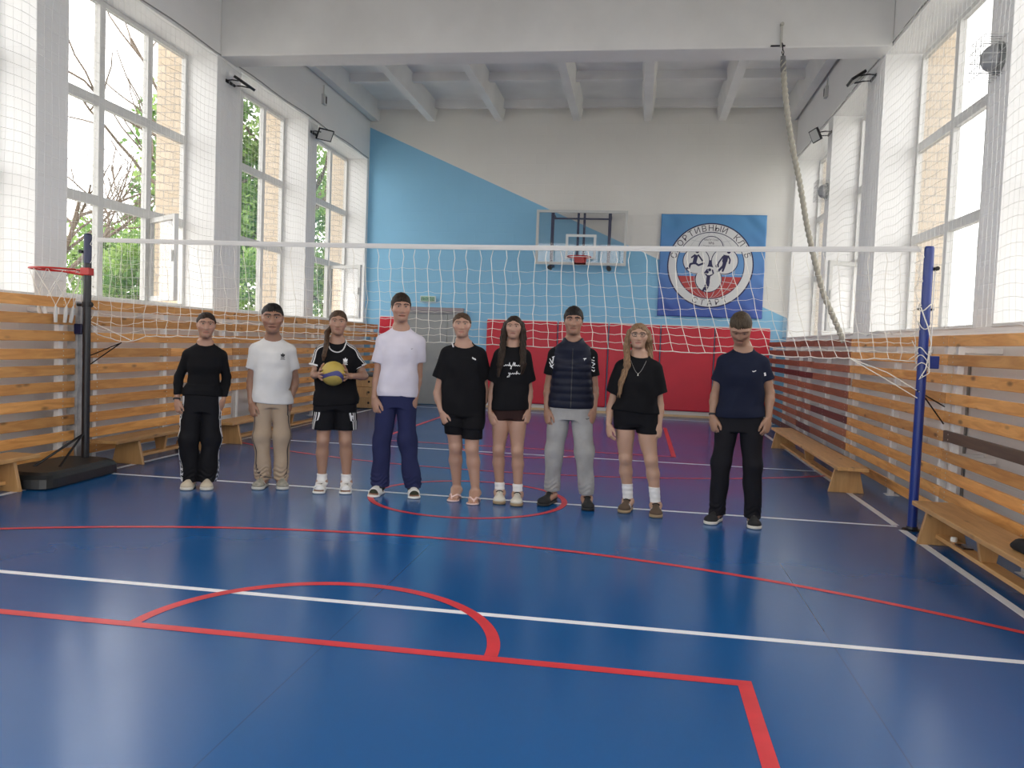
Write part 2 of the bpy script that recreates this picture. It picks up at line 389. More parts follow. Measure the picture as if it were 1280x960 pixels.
h = MB(); h.tube([(0.24,-0.03,0.98), (0.24,-0.08,0.98), (0.12,-0.08,0.98)], 0.010, 8); h.box(0.215,0.265,-0.036,-0.03,0.9,1.06)
h.build('door_handle', mat('dull_steel', (0.5,0.5,0.5), 0.35, 0.9), d)

def text_mesh(body, size, extrude=0.0, bold=0.0):
    cu = bpy.data.curves.new('lettering', 'FONT'); cu.body = body; cu.size = size; cu.align_x = 'CENTER'; cu.extrude = extrude; cu.offset = bold
    o = bpy.data.objects.new('lettering', cu); COL.objects.link(o)
    dg = bpy.context.evaluated_depsgraph_get(); dg.update()
    me = o.evaluated_get(dg).to_mesh()
    v = [tuple(q.co) for q in me.vertices]; f = [list(p.vertices) for p in me.polygons]
    o.evaluated_get(dg).to_mesh_clear(); bpy.data.objects.remove(o); bpy.data.curves.remove(cu)
    return v, f

sg = empty('exit_sign', (-4.40, YB-0.03, 2.20)); tag(sg, 'small pale green ВЫХОД exit sign above the grey door', 'sign')
MB().box(-0.165, 0.165, -0.025, 0.03, -0.06, 0.065).build('sign_case', mat('sign_white', (0.62,0.68,0.64), 0.4), sg, bevel=0.006)
MB().box(-0.145, 0.145, -0.029, -0.0255, -0.045, 0.05).build('sign_face', mat('sign_green', (0.30,0.50,0.36), 0.35), sg)
v, f = text_mesh('ВЫХОД', 0.078); t = MB()
for i, q in enumerate(f):
    k = len(t.v); t.v += [(v[j][0], -0.031-1e-5*i, v[j][1]-0.026) for j in q]; t.f.append(list(range(k, k+len(q))))
t.build('sign_lettering', mat('sign_letter_dark', (0.07,0.16,0.13), 0.5), sg)
MB().tube([(0.0,0.02,-0.06), (0.01,0.015,-0.10), (0.0,0.022,-0.15)], 0.006, 6).build('cable', mat('cable_white', (0.7,0.7,0.72), 0.5), sg)

RED = mat('red_vinyl_mat', (0.57, 0.013, 0.034), 0.42, var=0.06, vscale=2.5, bump=0.15, bscale=9)
REDD = mat('red_vinyl_mat_edge', (0.40, 0.015, 0.03), 0.5)
me_edges = [-3.14, -2.69, -1.66, -0.63, 0.405, 1.46, 2.53]
which = ['narrow red wall mat right beside the grey door', 'red wall mat behind the woman with white lettering on her shirt', 'red wall mat behind the man in the padded vest',
         'red wall mat below the left edge of the blue banner', 'red wall mat below the right half of the blue banner', 'red wall mat at the far right, behind the man looking down']
def wall_mat(x0, x1, z0, z1, lab):
    r = empty('wall_mat', ((x0+x1)/2, YB, z0)); tag(r, lab, 'wall mat', 'red padded mats along the back wall')
    w = (x1-x0)/2 - 0.012
    MB().box(-w, w, -0.085, -0.015, 0, z1-z0).build('padding', RED, r, bevel=0.025)
    MB().box(-w, w, -0.012, -0.001, 0.01, z1-z0+0.022).build('backing_board', mat('mat_backing', (0.72,0.70,0.70), 0.6), r)
wall_mat(-5.44, -4.97, 0.12, 1.80, 'red wall mat to the left of the grey door, by the wall slats')
for i in range(6): wall_mat(me_edges[i], me_edges[i+1], 0.125, 1.815, which[i])
struct(MB().box(-3.2, 2.5, YB-0.035, YB-0.001, 0.05, 0.118).build('baseboard_back', mat('skirting_white', (0.75,0.73,0.70), 0.5)))
LWOOD = wood('pale_board', (0.50,0.33,0.17), (0.62,0.43,0.24), 0)
struct(MB().box(-3.2, 2.5, YB-0.07, YB-0.036, 0.0, 0.048).build('trim_1', LWOOD, bevel=0.004), 'wooden strip on the floor along the back wall')

# ------------------------------------------------------------------ slatted wall guards
PINE = wood('varnished_pine', (0.52,0.225,0.060), (0.74,0.375,0.120), 1)
PINER = wood('red_brown_pine', (0.22,0.072,0.036), (0.34,0.125,0.062), 1)
DKRED = wood('dark_mahogany_board', (0.085,0.022,0.018), (0.12,0.034,0.026), 1)
DKBRN = wood('dark_brown_board', (0.085,0.055,0.035), (0.12,0.08,0.05), 1)
POST = mat('white_post_paint', (0.72, 0.70, 0.68), 0.5)
GPOST = mat('scuffed_grey_post', (0.40, 0.39, 0.385), 0.7, var=0.25, vscale=14)
SCREW = mat('screw_steel', (0.75,0.72,0.65), 0.3, 0.8)
def slat_section(xf, s, y0, y1, ztop, pitch, h, wood_of, lab, posts):
    """xf is the hall-side face of the slats, s the direction of the wall"""
    r = empty('slatted_wall_guard', (xf, (y0+y1)/2, 0)); tag(r, lab, 'wall guard', 'slatted timber guards along the side walls')
    oy = (y0+y1)/2
    rng = random.Random(int((y0+20)*10)+(0 if s < 0 else 1000))
    for k in range(10):
        zt = ztop - pitch*k
        for a, bb, m in wood_of(k, y0, y1):
            x = sorted((0, s*0.024)); j = rng.uniform(-0.004, 0.004)
            o = MB().box(x[0], x[1], a-oy+0.003, bb-oy-0.003, zt-h+j, zt+j).build('slat', m, r, bevel=0.004)
            sc = MB()
            for p in posts:
                if a < p < bb:
                    for dz in (0.25, 0.72): sc.cyl((-s*0.002, p-oy, zt-h*dz), (s*0.002, p-oy, zt-h*dz), 0.006, 8)
            if sc.v: sc.build('screw', SCREW, o)
    for p in posts:
        x = sorted((s*0.026, s*0.076)); m = MB(); m.box(x[0], x[1], p-oy-0.03, p-oy+0.03, 0.006, ztop-0.01)
        m.box(min(-s*0.0, s*0.12), max(-s*0.0, s*0.12), p-oy-0.06, p-oy+0.06, 0.0, 0.006)
        x2 = sorted((s*0.076, s*(abs((XR if s > 0 else XL)-xf)-0.001)))
        m.box(x2[0], x2[1], p-oy-0.02, p-oy+0.02, ztop-0.14, ztop-0.10); m.box(x2[0], x2[1], p-oy-0.02, p-oy+0.02, 0.55, 0.59)
        m.build('post', POST, r)
XSL, XSR = -5.40, 2.47
plain = lambda k, a, b: [(a, b, PINE)]
def left_gap(k, a, b):
    # two boards are missing beside the bench
    if k in (7, 8): return [(3.95, b, PINE)]
    return left_split(k, a, b)
def left_split(k, a, b):
    m = a + (b-a)*(0.5 if k % 2 else 0.52)
    return [(a, b, PINE)] if k % 3 else [(a, m, PINE), (m, b, PINE)]
slat_section(XSL, -1, -2.9, 0.27, 1.626, 0.160, 0.095, plain, 'left slatted wall guard nearest the camera, behind the portable hoop', [-2.6, -1.2, 0.1])
slat_section(XSL, -1, 0.46, 3.40, 1.626, 0.160, 0.095, left_split, 'left slatted wall guard behind the woman in the long-sleeved black top', [0.6, 1.85, 3.2])
slat_section(XSL, -1, 3.41, 6.50, 1.626, 0.160, 0.095, left_gap, 'left slatted wall guard behind the young man in beige trousers', [3.6, 4.95, 6.3])
slat_section(XSL, -1, 6.51, 9.62, 1.626, 0.160, 0.095, left_split, 'left slatted wall guard at the far end beside the grey door', [6.7, 8.05, 9.4])
gp = MB().box(XSL-0.10, XSL+0.01, 0.285, 0.445, 0, 1.60).build('guard_post', GPOST, bevel=0.004); tag(gp, 'scuffed grey upright between slats behind the dark net post', 'post')
def r_near(k, a, b): return [(a, b, DKBRN if k == 5 else PINE)]
def r_mid(k, a, b):
    return [(a + (0.09 if k == 3 else 0), b, PINE)]
def r_far(k, a, b):
    m = a+2.1
    if k == 6: return [(a, m, DKRED), (m, b, PINER)]
    if k in (3, 8): return [(a, m, PINER), (m, b, DKRED)]
    return [(a, m, PINER), (m, b, PINER)]
slat_section(XSR, 1, -2.95, 0.145, 1.56, 0.155, 0.088, r_near, 'right slatted wall guard with one dark brown board, nearest the camera', [-2.8, -1.33, 0.03])
slat_section(XSR, 1, 0.155, 3.27, 1.56, 0.155, 0.088, lambda k, a, b: [(a, b-(0.13 if k == 3 else 0), PINE)], 'right slatted wall guard of orange pine just beyond the blue post', [0.26, 1.60, 3.12])
slat_section(XSR, 1, 3.28, 6.40, 1.56, 0.155, 0.088, r_far, 'right slatted wall guard of reddish boards with a mahogany one, middle of the wall', [3.42, 4.6, 5.9])
slat_section(XSR, 1, 6.41, 9.60, 1.56, 0.155, 0.088, lambda k, a, b: [(a, b, DKRED if k in (3, 9) else PINER)], 'right slatted wall guard of dark reddish boards farthest away, by the red mats', [6.55, 7.8, 9.2])

# ------------------------------------------------------------------ gym benches
BEN = wood('bench_beech', (0.44,0.235,0.088), (0.58,0.335,0.135), 1)
BEN2 = wood('bench_end_panel', (0.46,0.25,0.092), (0.56,0.32,0.13), 2)
def bench(x, y0, y1, lab, over=0.25, flip=1, mids=(0.5,)):
    r = empty('gym_bench', (x, (y0+y1)/2, 0)); tag(r, lab, 'bench', 'low wooden gym benches along the side walls')
    L2 = (y1-y0)/2
    MB().box(-0.145, 0.145, -L2, L2, 0.245, 0.280).build('seat', BEN, r, bevel=0.006)
    for s in (-1, 1):
        ye = s*(L2-over)
        m = MB(); m.prism([(-0.17, 0.0), (0.17, 0.0), (0.115, 0.2445), (-0.115, 0.2445)], 1, ye-0.018, ye+0.018)
        m.build('end_panel', BEN2, r, bevel=0.004)
    MB().box(-0.05, 0.05, -L2+over+0.02, L2-over-0.02, 0.055, 0.085).build('stretcher', BEN, r, bevel=0.004)
    for q in mids:
        yy = -L2 + (y1-y0)*q
        m = MB(); m.prism([(-0.045, 0.0855), (0.045, 0.0855), (0.075, 0.2445), (-0.075, 0.2445)], 1, yy-0.02, yy+0.02); m.build('support', BEN2, r, bevel=0.003)
    return r
bench(2.25, -4.1, -0.36, 'wooden bench on the right with black clothing on its seat', 0.24, mids=(0.28, 0.72))
bench(2.09, 1.32, 5.42, 'wooden bench along the right wall beyond the blue post')
bench(-5.08, -4.4, -0.78, 'wooden bench end at the left edge, beside the black hoop base')
bench(-5.03, 0.18, 2.12, 'short wooden bench on the left just beyond the hoop base', 0.4)
bench(-4.90, 2.2, 6.1, 'wooden bench on the left, behind the young man in beige trousers', 0.2)
BLK = mat('black_cotton', (0.006,0.006,0.008), 0.9)
# clothing heap on the near right bench
def lump(name, c, rx, ry, rz, m, seed, cut=None):
    rng = np.random.RandomState(seed); b = MB(); n, k = 36, 18
    ph = rng.uniform(0, 6.28, 6)
    for i in range(k+1):
        t = PI*i/k
        for j in range(n):
            a = 2*PI*j/n
            q = 1 + 0.16*math.sin(3*a+ph[0]+2*t) + 0.10*math.sin(5*a-3*t+ph[1]) + 0.06*math.sin(9*a+ph[2]+4*t)
            b.v.append((c[0]+rx*q*math.sin(t)*math.cos(a), c[1]+ry*q*math.sin(t)*math.sin(a), max(c[2]+0.002, c[2]+rz*(0.35+q*math.cos(t)))))
    for i in range(k):
        for j in range(n): b.f.append([i*n+j, i*n+(j+1)%n, (i+1)*n+(j+1)%n, (i+1)*n+j])
    return b.build(name, m, smooth=True)
o = lump('folded_clothing', (2.29, -2.02, 0.280), 0.11, 0.24, 0.060, BLK, 3); tag(o, 'black clothing dropped on the seat of the near right bench', 'clothing')
ph = empty('phone', (2.25, -1.02, 0.086)); tag(ph, 'dark phone lying on the lower rail of the near right bench', 'phone')
MB().box(-0.036, 0.036, -0.075, 0.075, 0, 0.009).build('phone_body', mat('phone_case', (0.03,0.016,0.012), 0.3), ph, bevel=0.003)
MB().box(-0.032, 0.032, -0.07, 0.07, 0.0091, 0.0096).build('screen', mat('phone_glass', (0.01,0.01,0.012), 0.08), ph)
cp = MB().lathe([(0.016,0),(0.022,0.003),(0.022,0.03),(0.018,0.034)], 18).build('bottle_cap', mat('cap_white', (0.75,0.74,0.68), 0.4), loc=(2.24,-0.86,0.086)); tag(cp, 'white bottle cap beside the dark phone under the right bench', 'cap')

# ------------------------------------------------------------------ net posts and net
NAVY = mat('navy_post_enamel', (0.007,0.012,0.06), 0.35, var=0.1, vscale=10)
BLUEP = mat('blue_post_enamel', (0.006,0.028,0.20), 0.32, var=0.1, vscale=8)
BLACKM = mat('black_metal', (0.010,0.010,0.012), 0.4, 0.3)
STEEL = mat('galvanised_steel', (0.45,0.45,0.45), 0.4, 0.7)
PL, PR = (-5.29, 0.28), (2.20, -0.10)
def net_post(name, c, m, lab, s, H):
    r = empty(name, (*c, 0)); tag(r, lab, 'net post')
    MB().lathe([(0.036,0.008),(0.036,H),(0.030,H+0.012),(0.004,H+0.014)], 24).build('pole', m, r, smooth=False)
    MB().lathe([(0.075,0),(0.075,0.006),(0.045,0.012),(0.041,0.03)], 24).build('floor_flange', BLACKM, r)
    b = MB(); b.cyl((0,0,H-0.16),(s*0.075,0,H-0.16),0.011,10); b.cyl((s*0.06,-0.03,H-0.16),(s*0.06,0.03,H-0.16),0.017,12); b.build('pulley', BLACKM, r)
    b = MB(); b.box(min(s*0.03,s*0.115),max(s*0.03,s*0.115),-0.035,0.035,1.285,1.385); b.build('winch', m, r, bevel=0.006)
    b = MB(); b.box(-0.06*s if s<0 else -0.06, 0.06, -0.006, 0.006, 1.74, 1.755); b.build('hook', BLACKM, r)
    b = MB(); b.tube([(s*0.05,-0.01,H-0.17),(s*0.048,-0.012,1.8),(s*0.055,-0.01,1.39)],0.0045,6); b.build('cord', mat('white_cord',(0.72,0.71,0.68),0.8), r)
    return r
net_post('volleyball_post', PL, NAVY, 'dark navy volleyball post standing behind the black hoop pole', -1, 2.24)
net_post('volleyball_post', PR, BLUEP, 'bright blue volleyball post standing at the end of the right bench', 1, 2.225)
CORD = mat('net_cord_cream', (0.78,0.75,0.68), 0.8)
TAPE = mat('net_tape_white', (0.62,0.61,0.59), 0.7)
nt = empty('volleyball_net', (CX, 0, 0)); tag(nt, 'white volleyball net with a top tape stretched across the hall in front of the group', 'net')
XA, XB = PL[0]+0.10, PR[0]-0.06
def ny(x): return PL[1] + (PR[1]-PL[1])*(x-PL[0])/(PR[0]-PL[0])
def ntop(x):
    t = (x-XA)/(XB-XA); return 2.195 - 0.045*4*t*(1-t)*0.6 + 0.02*t
def nbot(x):
    t = (x-XA)/(XB-XA)
    z = 1.285 + 0.055*min(1, max(0, t*2.2))
    if x < XA+0.55: z -= 0.07*math.exp(-((x-XA-0.28)/0.14)**2)
    return z
def nskew(x): return 0.30*min(1, max(0, (x+1.2)/2.2))**1.3
b = MB(); n = 40; k0 = 0
for i in range(n+1):
    x = XA+(XB-XA)*i/n; y = ny(x); z = ntop(x)
    for dy, dz in ((-0.006,-0.021),(0.006,-0.021),(0.008,0),(0.006,0.021),(-0.006,0.021),(-0.008,0)): b.v.append((x-CX, y+dy, z+dz))
for i in range(n):
    for k in range(6): b.f.append([i*6+k, i*6+(k+1)%6, (i+1)*6+(k+1)%6, (i+1)*6+k])
b.build('top_tape', TAPE, nt)
NV = 63; NR = 9
rng = random.Random(11)
jit = [[(rng.uniform(-0.007,0.007), rng.uniform(-0.02,0.02), rng.uniform(-0.010,0.010)) for _ in range(NR+1)] for _ in range(NV)]
def npt(i, j):
    u = i/(NV-1); x0 = XA+0.02+(XB-XA-0.04)*u; t = j/NR
    zt = ntop(x0)-0.026; x = x0 + nskew(x0)*t*(1-0.9*max(0, (u-0.80)/0.20)**1.0)
    # the top row hangs in loose zigzag loops, the lower rows are pulled taut
    tt = t**0.72 if j < NR else 1.0
    z = zt + (nbot(x0)-zt)*tt; y = ny(x0) + 0.11*math.sin(PI*u)**0.5*min(1,t*2.2) + 0.02*math.sin(PI*t)*math.sin(u*9)
    dx, dy, dz = jit[i][j]
    if j == 0: dx = dy = dz = 0
    if j == 1: dx *= 2.4
    return (x+dx-CX, y+dy, z+dz)
b = MB()
for i in range(NV):
    pts = [npt(i, j) for j in range(NR+1)]
    fine = []
    for j in range(NR):
        p, q = Vector(pts[j]), Vector(pts[j+1]); fine.append(p)
        if j == 0: fine.append(p.lerp(q, 0.4)+Vector((0.014*(-1)**i,0,0)))
    fine.append(Vector(pts[-1])); b.tube(fine, 0.0026, 4, cap=False)
for j in range(1, NR+1):
    r = 0.0013 if j < NR-3 else (0.0024 if j < NR else 0.004)
    row = []
    for i in range(NV):
        p = Vector(npt(i, j)); row.append(p)
        if i < NV-1: row.append(p.lerp(Vector(npt(i+1, j)), 0.5) - Vector((0,0,0.008 if j < NR else 0.004)))
    b.tube(row, r, 4, cap=False)
b.build('netting', CORD, nt, normals=False)
b = MB()
z1 = 1.35
b.tube([npt(0, NR), (PL[0]-CX, PL[1]-0.038, 1.40)], 0.004, 5); b.tube([npt(3, NR), (PL[0]-CX+0.02, PL[1]-0.038, 1.43)], 0.004, 5)
b.tube([npt(NV-1, NR), (PR[0]-CX, PR[1]-0.038, 1.22)], 0.004, 5); b.tube([npt(NV-6, NR), (1.95-CX, ny(1.9), 1.24), (PR[0]-CX-0.02, PR[1]-0.036, 1.10)], 0.004, 5)
b.tube([npt(NV-6, NR), (1.9-CX, ny(1.9), 1.21), (PR[0]-CX-0.03, PR[1]-0.03, 1.05)], 0.004, 5)
# loose coils knotted round the right post
for z, R in ((1.36,0.05),(1.30,0.055),(1.42,0.046),(1.62,0.048),(1.76,0.05)):
    b.tube([(PR[0]-CX+R*math.cos(a), PR[1]+R*math.sin(a), z+0.03*math.sin(2*a+z*9)) for a in np.linspace(0, 2*PI, 20)], 0.004, 5)
b.tube([(PR[0]-CX-0.045,PR[1]-0.03,1.76),(PR[0]-CX+0.01,PR[1]-0.055,1.60),(PR[0]-CX+0.045,PR[1]-0.04,1.48),(PR[0]-CX+0.01,PR[1]-0.055,1.28),(PR[0]-CX-0.03,PR[1]-0.045,1.2),(PR[0]-CX+0.04,PR[1]-0.045,1.25),(PR[0]-CX+0.03,PR[1]-0.045,1.42)],0.005,5)
for P, s in ((PL, -1), (PR, 1)):
    for zz in np.linspace(1.35, 2.1, 5):
        b.tube([(P[0]-CX-s*0.10, ny(P[0]), zz), (P[0]-CX-s*0.04, P[1]-0.02, zz+0.05), (P[0]-CX-s*0.09, P[1]-0.01, zz+0.15)], 0.003, 4)
b.build('tie_cord', CORD, nt, normals=False)
b = MB()
b.tube([(XA+0.28-CX, ny(XA+0.28), nbot(XA+0.28)), (PL[0]-CX+0.036, PL[1]-0.02, 0.985)], 0.006, 6); b.tube([(XA+0.28-CX, ny(XA+0.28), nbot(XA+0.28)), (PL[0]-CX+0.036, PL[1]-0.02, 1.075)], 0.005, 6)
b.tube([(PR[0]-CX-0.04, PR[1]-0.045, 1.11), (XSR-CX-0.01, PR[1]+0.22, 0.98)], 0.006, 6); b.tube([(PR[0]-CX+0.04, PR[1]-0.0, 1.05), (XSR-CX-0.01, PR[1]+0.22, 0.84)], 0.006, 6)
b.build('elastic_strap', BLACKM, nt)

# ------------------------------------------------------------------ portable basketball stand
hs = empty('portable_basketball_stand', (-5.10, 0.02, 0)); tag(hs, 'portable basketball stand with black base, black pole and red rim', 'basketball hoop')
ox, oy = -5.10, 0.02
foot = [(-4.75,-0.93),(-4.80,0.12),(-5.02,0.20),(-5.36,0.14),(-5.36,-0.72),(-5.04,-0.985)]
b = MB(); lay = [(0.0, 0.97), (0.012, 1.0), (0.085, 0.985), (0.115, 0.93), (0.135, 0.84)]
cx, cy = -5.06, -0.40; n = 48
def fp(t):
    L = [(Vector(foot[(i+1)%6])-Vector(foot[i])).length for i in range(6)]; T = sum(L); d = t*T
    for i in range(6):
        if d <= L[i]: return Vector(foot[i]).lerp(Vector(foot[(i+1)%6]), d/L[i])
        d -= L[i]
    return Vector(foot[0])
for z, q in lay:
    ring = [fp(k/n) for k in range(n)]
    for it in range(2): ring = [(ring[k-1]+ring[k]*2+ring[(k+1)%n])/4 for k in range(n)]
    for p in ring: b.v.append((cx+(p.x-cx)*q-ox, cy+(p.y-cy)*q-oy, z))
for i in range(len(lay)-1):
    for k in range(n): b.f.append([i*n+k, i*n+(k+1)%n, (i+1)*n+(k+1)%n, (i+1)*n+k])
b.f.append(list(range(n))[::-1]); b.f.append([4*n+k for k in range(n)])
b.build('water_base', mat('black_base_plastic', (0.010,0.011,0.012), 0.42, bump=0.3, bscale=40), hs, smooth=False, bevel=0.0)
MB().lathe([(0.034,0.12),(0.034,1.945),(0.028,1.95)], 24).build('pole', mat('black_pole_enamel', (0.006,0.006,0.010), 0.4), hs)
b = MB(); b.cyl((0.0,-0.02,0.36),(0.26-0.30,-0.62,0.132),0.011,8); b.cyl((-0.01,-0.02,0.36),(0.16,-0.56,0.132),0.011,8); b.build('brace', BLACKM, hs)
b = MB(); b.lathe([(0.046,1.54),(0.046,1.59)], 20); b.cyl((-0.09,-0.01,1.565),(0.06,-0.01,1.565),0.018,10); b.build('clamp', BLACKM, hs)
RIMR = mat('red_rim_paint', (0.46,0.022,0.018), 0.35)
rc = (-0.335, 0.02, 1.885); RR = 0.225
b = MB(); b.ring(rc, RR, 0.009, 48, 8)
b.cyl((rc[0]+RR, rc[1]-0.03, rc[2]), (-0.03, -0.03, rc[2]), 0.009, 8); b.cyl((rc[0]+RR, rc[1]+0.03, rc[2]), (-0.03, 0.03, rc[2]), 0.009, 8)
b.cyl((rc[0]-0.02, rc[1]-RR, rc[2]), (-0.02,-0.03,rc[2]-0.05), 0.007, 8); b.cyl((rc[0]-0.02, rc[1]+RR, rc[2]), (-0.02,0.03,rc[2]-0.05), 0.007, 8)
b.build('rim', RIMR, hs)
b = MB(); b.box(-0.052,0.040,-0.040,0.040,1.835,1.905); b.build('rim_bracket', RIMR, hs, bevel=0.008)
b = MB()
def hn(a, t):
    R = RR*(1-0.42*t**0.8); return Vector((rc[0]+R*math.cos(a), rc[1]+R*math.sin(a), rc[2]-0.47*t))
M = 10
for k in range(M):
    for sg_ in (-1, 1):
        pts = []
        for i in range(9):
            t = i/8*0.72; a = 2*PI*k/M + sg_*2*PI/M*0.5*(i % 2) if False else 2*PI*k/M + sg_*(2*PI/M)*(i/8)*1.5
            pts.append(hn(a, t))
        b.tube(pts, 0.0028, 4, cap=False)
b.build('rim_net', CORD, hs, normals=False)
b = MB()
for k in range(M):
    a = 2*PI*(k+0.5)/M; p = hn(a, 0.72); q = hn(a, 1.05); b.tube([p, p.lerp(q,0.12), p.lerp(q,0.5), q], [0.006,0.014,0.018,0.016], 8)
b.build('net_tassel', mat('net_tassel_white', (0.68,0.67,0.64), 0.8), hs)

# ------------------------------------------------------------------ wall-mounted backboard
bb = empty('basketball_backboard', (-1.235, YB-0.45, 2.94)); tag(bb, 'clear basketball backboard with blue brackets and red rim on the back wall', 'basketball backboard')
W = 0.895; Hh = 1.07
fr = mat('backboard_frame', (0.55,0.56,0.54), 0.4)
b = MB(); b.box(-W,-W+0.05,-0.02,0.02,0,Hh); b.box(W-0.05,W,-0.02,0.02,0,Hh); b.box(-W+0.05,W-0.05,-0.02,0.02,0,0.05); b.box(-W+0.05,W-0.05,-0.02,0.02,Hh-0.05,Hh)
b.build('board_frame', fr, bb)
MB().box(-W+0.05, W-0.05, -0.005, 0.005, 0.05, Hh-0.05).build('board_panel', GLASS, bb)
b = MB(); q = 0.30; b.box(-q,-q+0.05,-0.008,-0.0055,0.12,0.60); b.box(q-0.05,q,-0.008,-0.0055,0.12,0.60); b.box(-q+0.05,q-0.05,-0.008,-0.0055,0.55,0.60); b.box(-q+0.05,q-0.05,-0.008,-0.0055,0.12,0.17)
b.build('target_square', mat('board_marking_white', (0.72,0.76,0.76), 0.5), bb)
BRK = mat('blue_bracket_enamel', (0.008,0.018,0.085), 0.4)
b = MB()
for x in (-0.58, 0.55): b.box(x-0.03, x+0.03, 0.05, 0.11, -0.06, 1.03)
for x in (-0.07, 0.05): b.box(x-0.022, x+0.022, 0.05, 0.10, 0.08, 1.04)
b.box(-0.58, 0.55, 0.055, 0.085, 0.90, 0.93)
for x in (-0.58, 0.55):
    for z in (-0.02, 0.96): b.box(x-0.025, x+0.025, 0.11, 0.449, z, z+0.05)
b.build('bracket', BRK, bb)
b = MB()
for x in (-0.60, 0.57): b.cyl((x,-0.03,-0.06),(x,0.12,-0.06),0.045,14)
b.build('bracket_joint', BLACKM, bb)
b = MB(); b.ring((0,-0.30,0.13),0.228,0.010,40,8); b.build('rim', RIMR, bb)
b = MB(); b.box(-0.08,0.08,-0.11,-0.0085,0.03,0.14); b.box(-0.12,0.12,-0.02,-0.0085,0.0,0.16); b.build('rim_bracket', RIMR, bb, bevel=0.006)

# ------------------------------------------------------------------ banner
BX0, BX1, BZ0, BZ1 = 0.312, 2.345, 2.01, 4.03
EC = (1.303-0.312-1.0165, 3.03-3.02)            # emblem centre in banner coordinates
bn = empty('club_banner', ((BX0+BX1)/2, YB, (BZ0+BZ1)/2)); tag(bn, 'blue СПОРТИВНЫЙ КЛУБ СТАРТ banner with a round emblem on the back wall', 'banner')
def rip(x, z):
    d = math.hypot(x-EC[0], z-EC[1]); k = min(1, max(0, (d-0.88)/0.22))
    return 0.016*k*(math.sin(9*x+3*z)+0.6*math.sin(4*x-11*z+1)) + 0.010*k*math.sin(17*(x+z))
W2, H2 = (BX1-BX0)/2, (BZ1-BZ0)/2
b = MB(); n = 72
for iy, yo in enumerate((-0.035, -0.030)):
    for j in range(n+1):
        for i in range(n+1):
            x = -W2+2*W2*i/n; z = -H2+2*H2*j/n; b.v.append((x, yo+rip(x, z)*0.8, z))
o2 = (n+1)*(n+1)
for j in range(n):
    for i in range(n):
        a = j*(n+1)+i; b.f.append([a, a+1, a+n+2, a+n+1]); b.f.append([o2+a, o2+a+n+1, o2+a+n+2, o2+a+1])
for i in range(n):
    for a, c in ((i, i+1), (n*(n+1)+i+1, n*(n+1)+i), ((i+1)*(n+1), i*(n+1)), (i*(n+1)+n, (i+1)*(n+1)+n)): b.f.append([a, o2+a, o2+c, c])
m = bpy.data.materials.new('banner_cloth'); m.use_nodes = True; N = m.node_tree.nodes; L = m.node_tree.links
tc = N.new('ShaderNodeTexCoord'); sp = N.new('ShaderNodeSeparateXYZ'); L.new(tc.outputs['Object'], sp.inputs[0])
nz = N.new('ShaderNodeTexNoise'); nz.inputs['Scale'].default_value = 1.1; L.new(tc.outputs['Object'], nz.inputs['Vector'])
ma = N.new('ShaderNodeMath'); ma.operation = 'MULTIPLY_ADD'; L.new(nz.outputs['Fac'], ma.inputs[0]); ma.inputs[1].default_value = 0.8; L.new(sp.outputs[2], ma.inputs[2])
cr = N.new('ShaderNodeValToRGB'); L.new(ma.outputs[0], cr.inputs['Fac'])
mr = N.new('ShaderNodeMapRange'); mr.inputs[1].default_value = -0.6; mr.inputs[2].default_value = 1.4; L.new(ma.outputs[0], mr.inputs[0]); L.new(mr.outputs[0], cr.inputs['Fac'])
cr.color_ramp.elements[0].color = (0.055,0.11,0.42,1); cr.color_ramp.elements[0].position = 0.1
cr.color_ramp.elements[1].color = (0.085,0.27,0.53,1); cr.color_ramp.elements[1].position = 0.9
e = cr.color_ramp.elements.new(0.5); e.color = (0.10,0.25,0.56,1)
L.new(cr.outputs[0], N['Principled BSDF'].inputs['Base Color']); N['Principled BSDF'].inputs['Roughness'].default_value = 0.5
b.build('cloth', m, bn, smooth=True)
INK = mat('banner_navy_ink', (0.018,0.016,0.075), 0.5); BWHT = mat('banner_white_print', (0.72,0.72,0.72), 0.5)
BRED = mat('banner_red_print', (0.46,0.05,0.05), 0.5); BBLU = mat('banner_mid_blue_print', (0.13,0.31,0.62), 0.5); BLIN = mat('banner_pale_line', (0.52,0.54,0.56), 0.5)
def flat(name, polys, m, layer):
    b = MB()
    step = 3e-5 if name.startswith(('player', 'medallion', 'emblem_globe')) else 0.0
    for i, p in enumerate(polys):
        k = len(b.v); b.v += [(EC[0]+x, -0.037-0.0012*layer-step*(i % 30 if 'globe' in name else i), EC[1]+z) for x, z in p]; b.f.append(list(range(k, k+len(p))))
    return b.build(name, m, bn, normals=False)
def disc(c, R, n=64): return [(c[0]+R*math.cos(2*PI*i/n), c[1]+R*math.sin(2*PI*i/n)) for i in range(n)]
def annulus(c, R0, R1, a0=0, a1=2*PI, n=64):
    out = []
    for i in range(n):
        p, q = a0+(a1-a0)*i/n, a0+(a1-a0)*(i+1)/n
        out.append([(c[0]+R0*math.cos(p), c[1]+R0*math.sin(p)), (c[0]+R1*math.cos(p), c[1]+R1*math.sin(p)), (c[0]+R1*math.cos(q), c[1]+R1*math.sin(q)), (c[0]+R0*math.cos(q), c[1]+R0*math.sin(q))])
    return out
def seg_disc(R, z0, z1, n=40):
    """the slice of a disc between two heights"""
    L_, R_ = [], []
    for i in range(n+1):
        z = z0+(z1-z0)*i/n; x = math.sqrt(max(0, R*R-z*z)); R_.append((x, z)); L_.append((-x, z))
    return R_ + L_[::-1]
flat('emblem_disc', [disc((0,0), 0.835, 96)], INK, 0)
flat('emblem_ring', annulus((0,0), 0.66, 0.810, n=96), BWHT, 1)
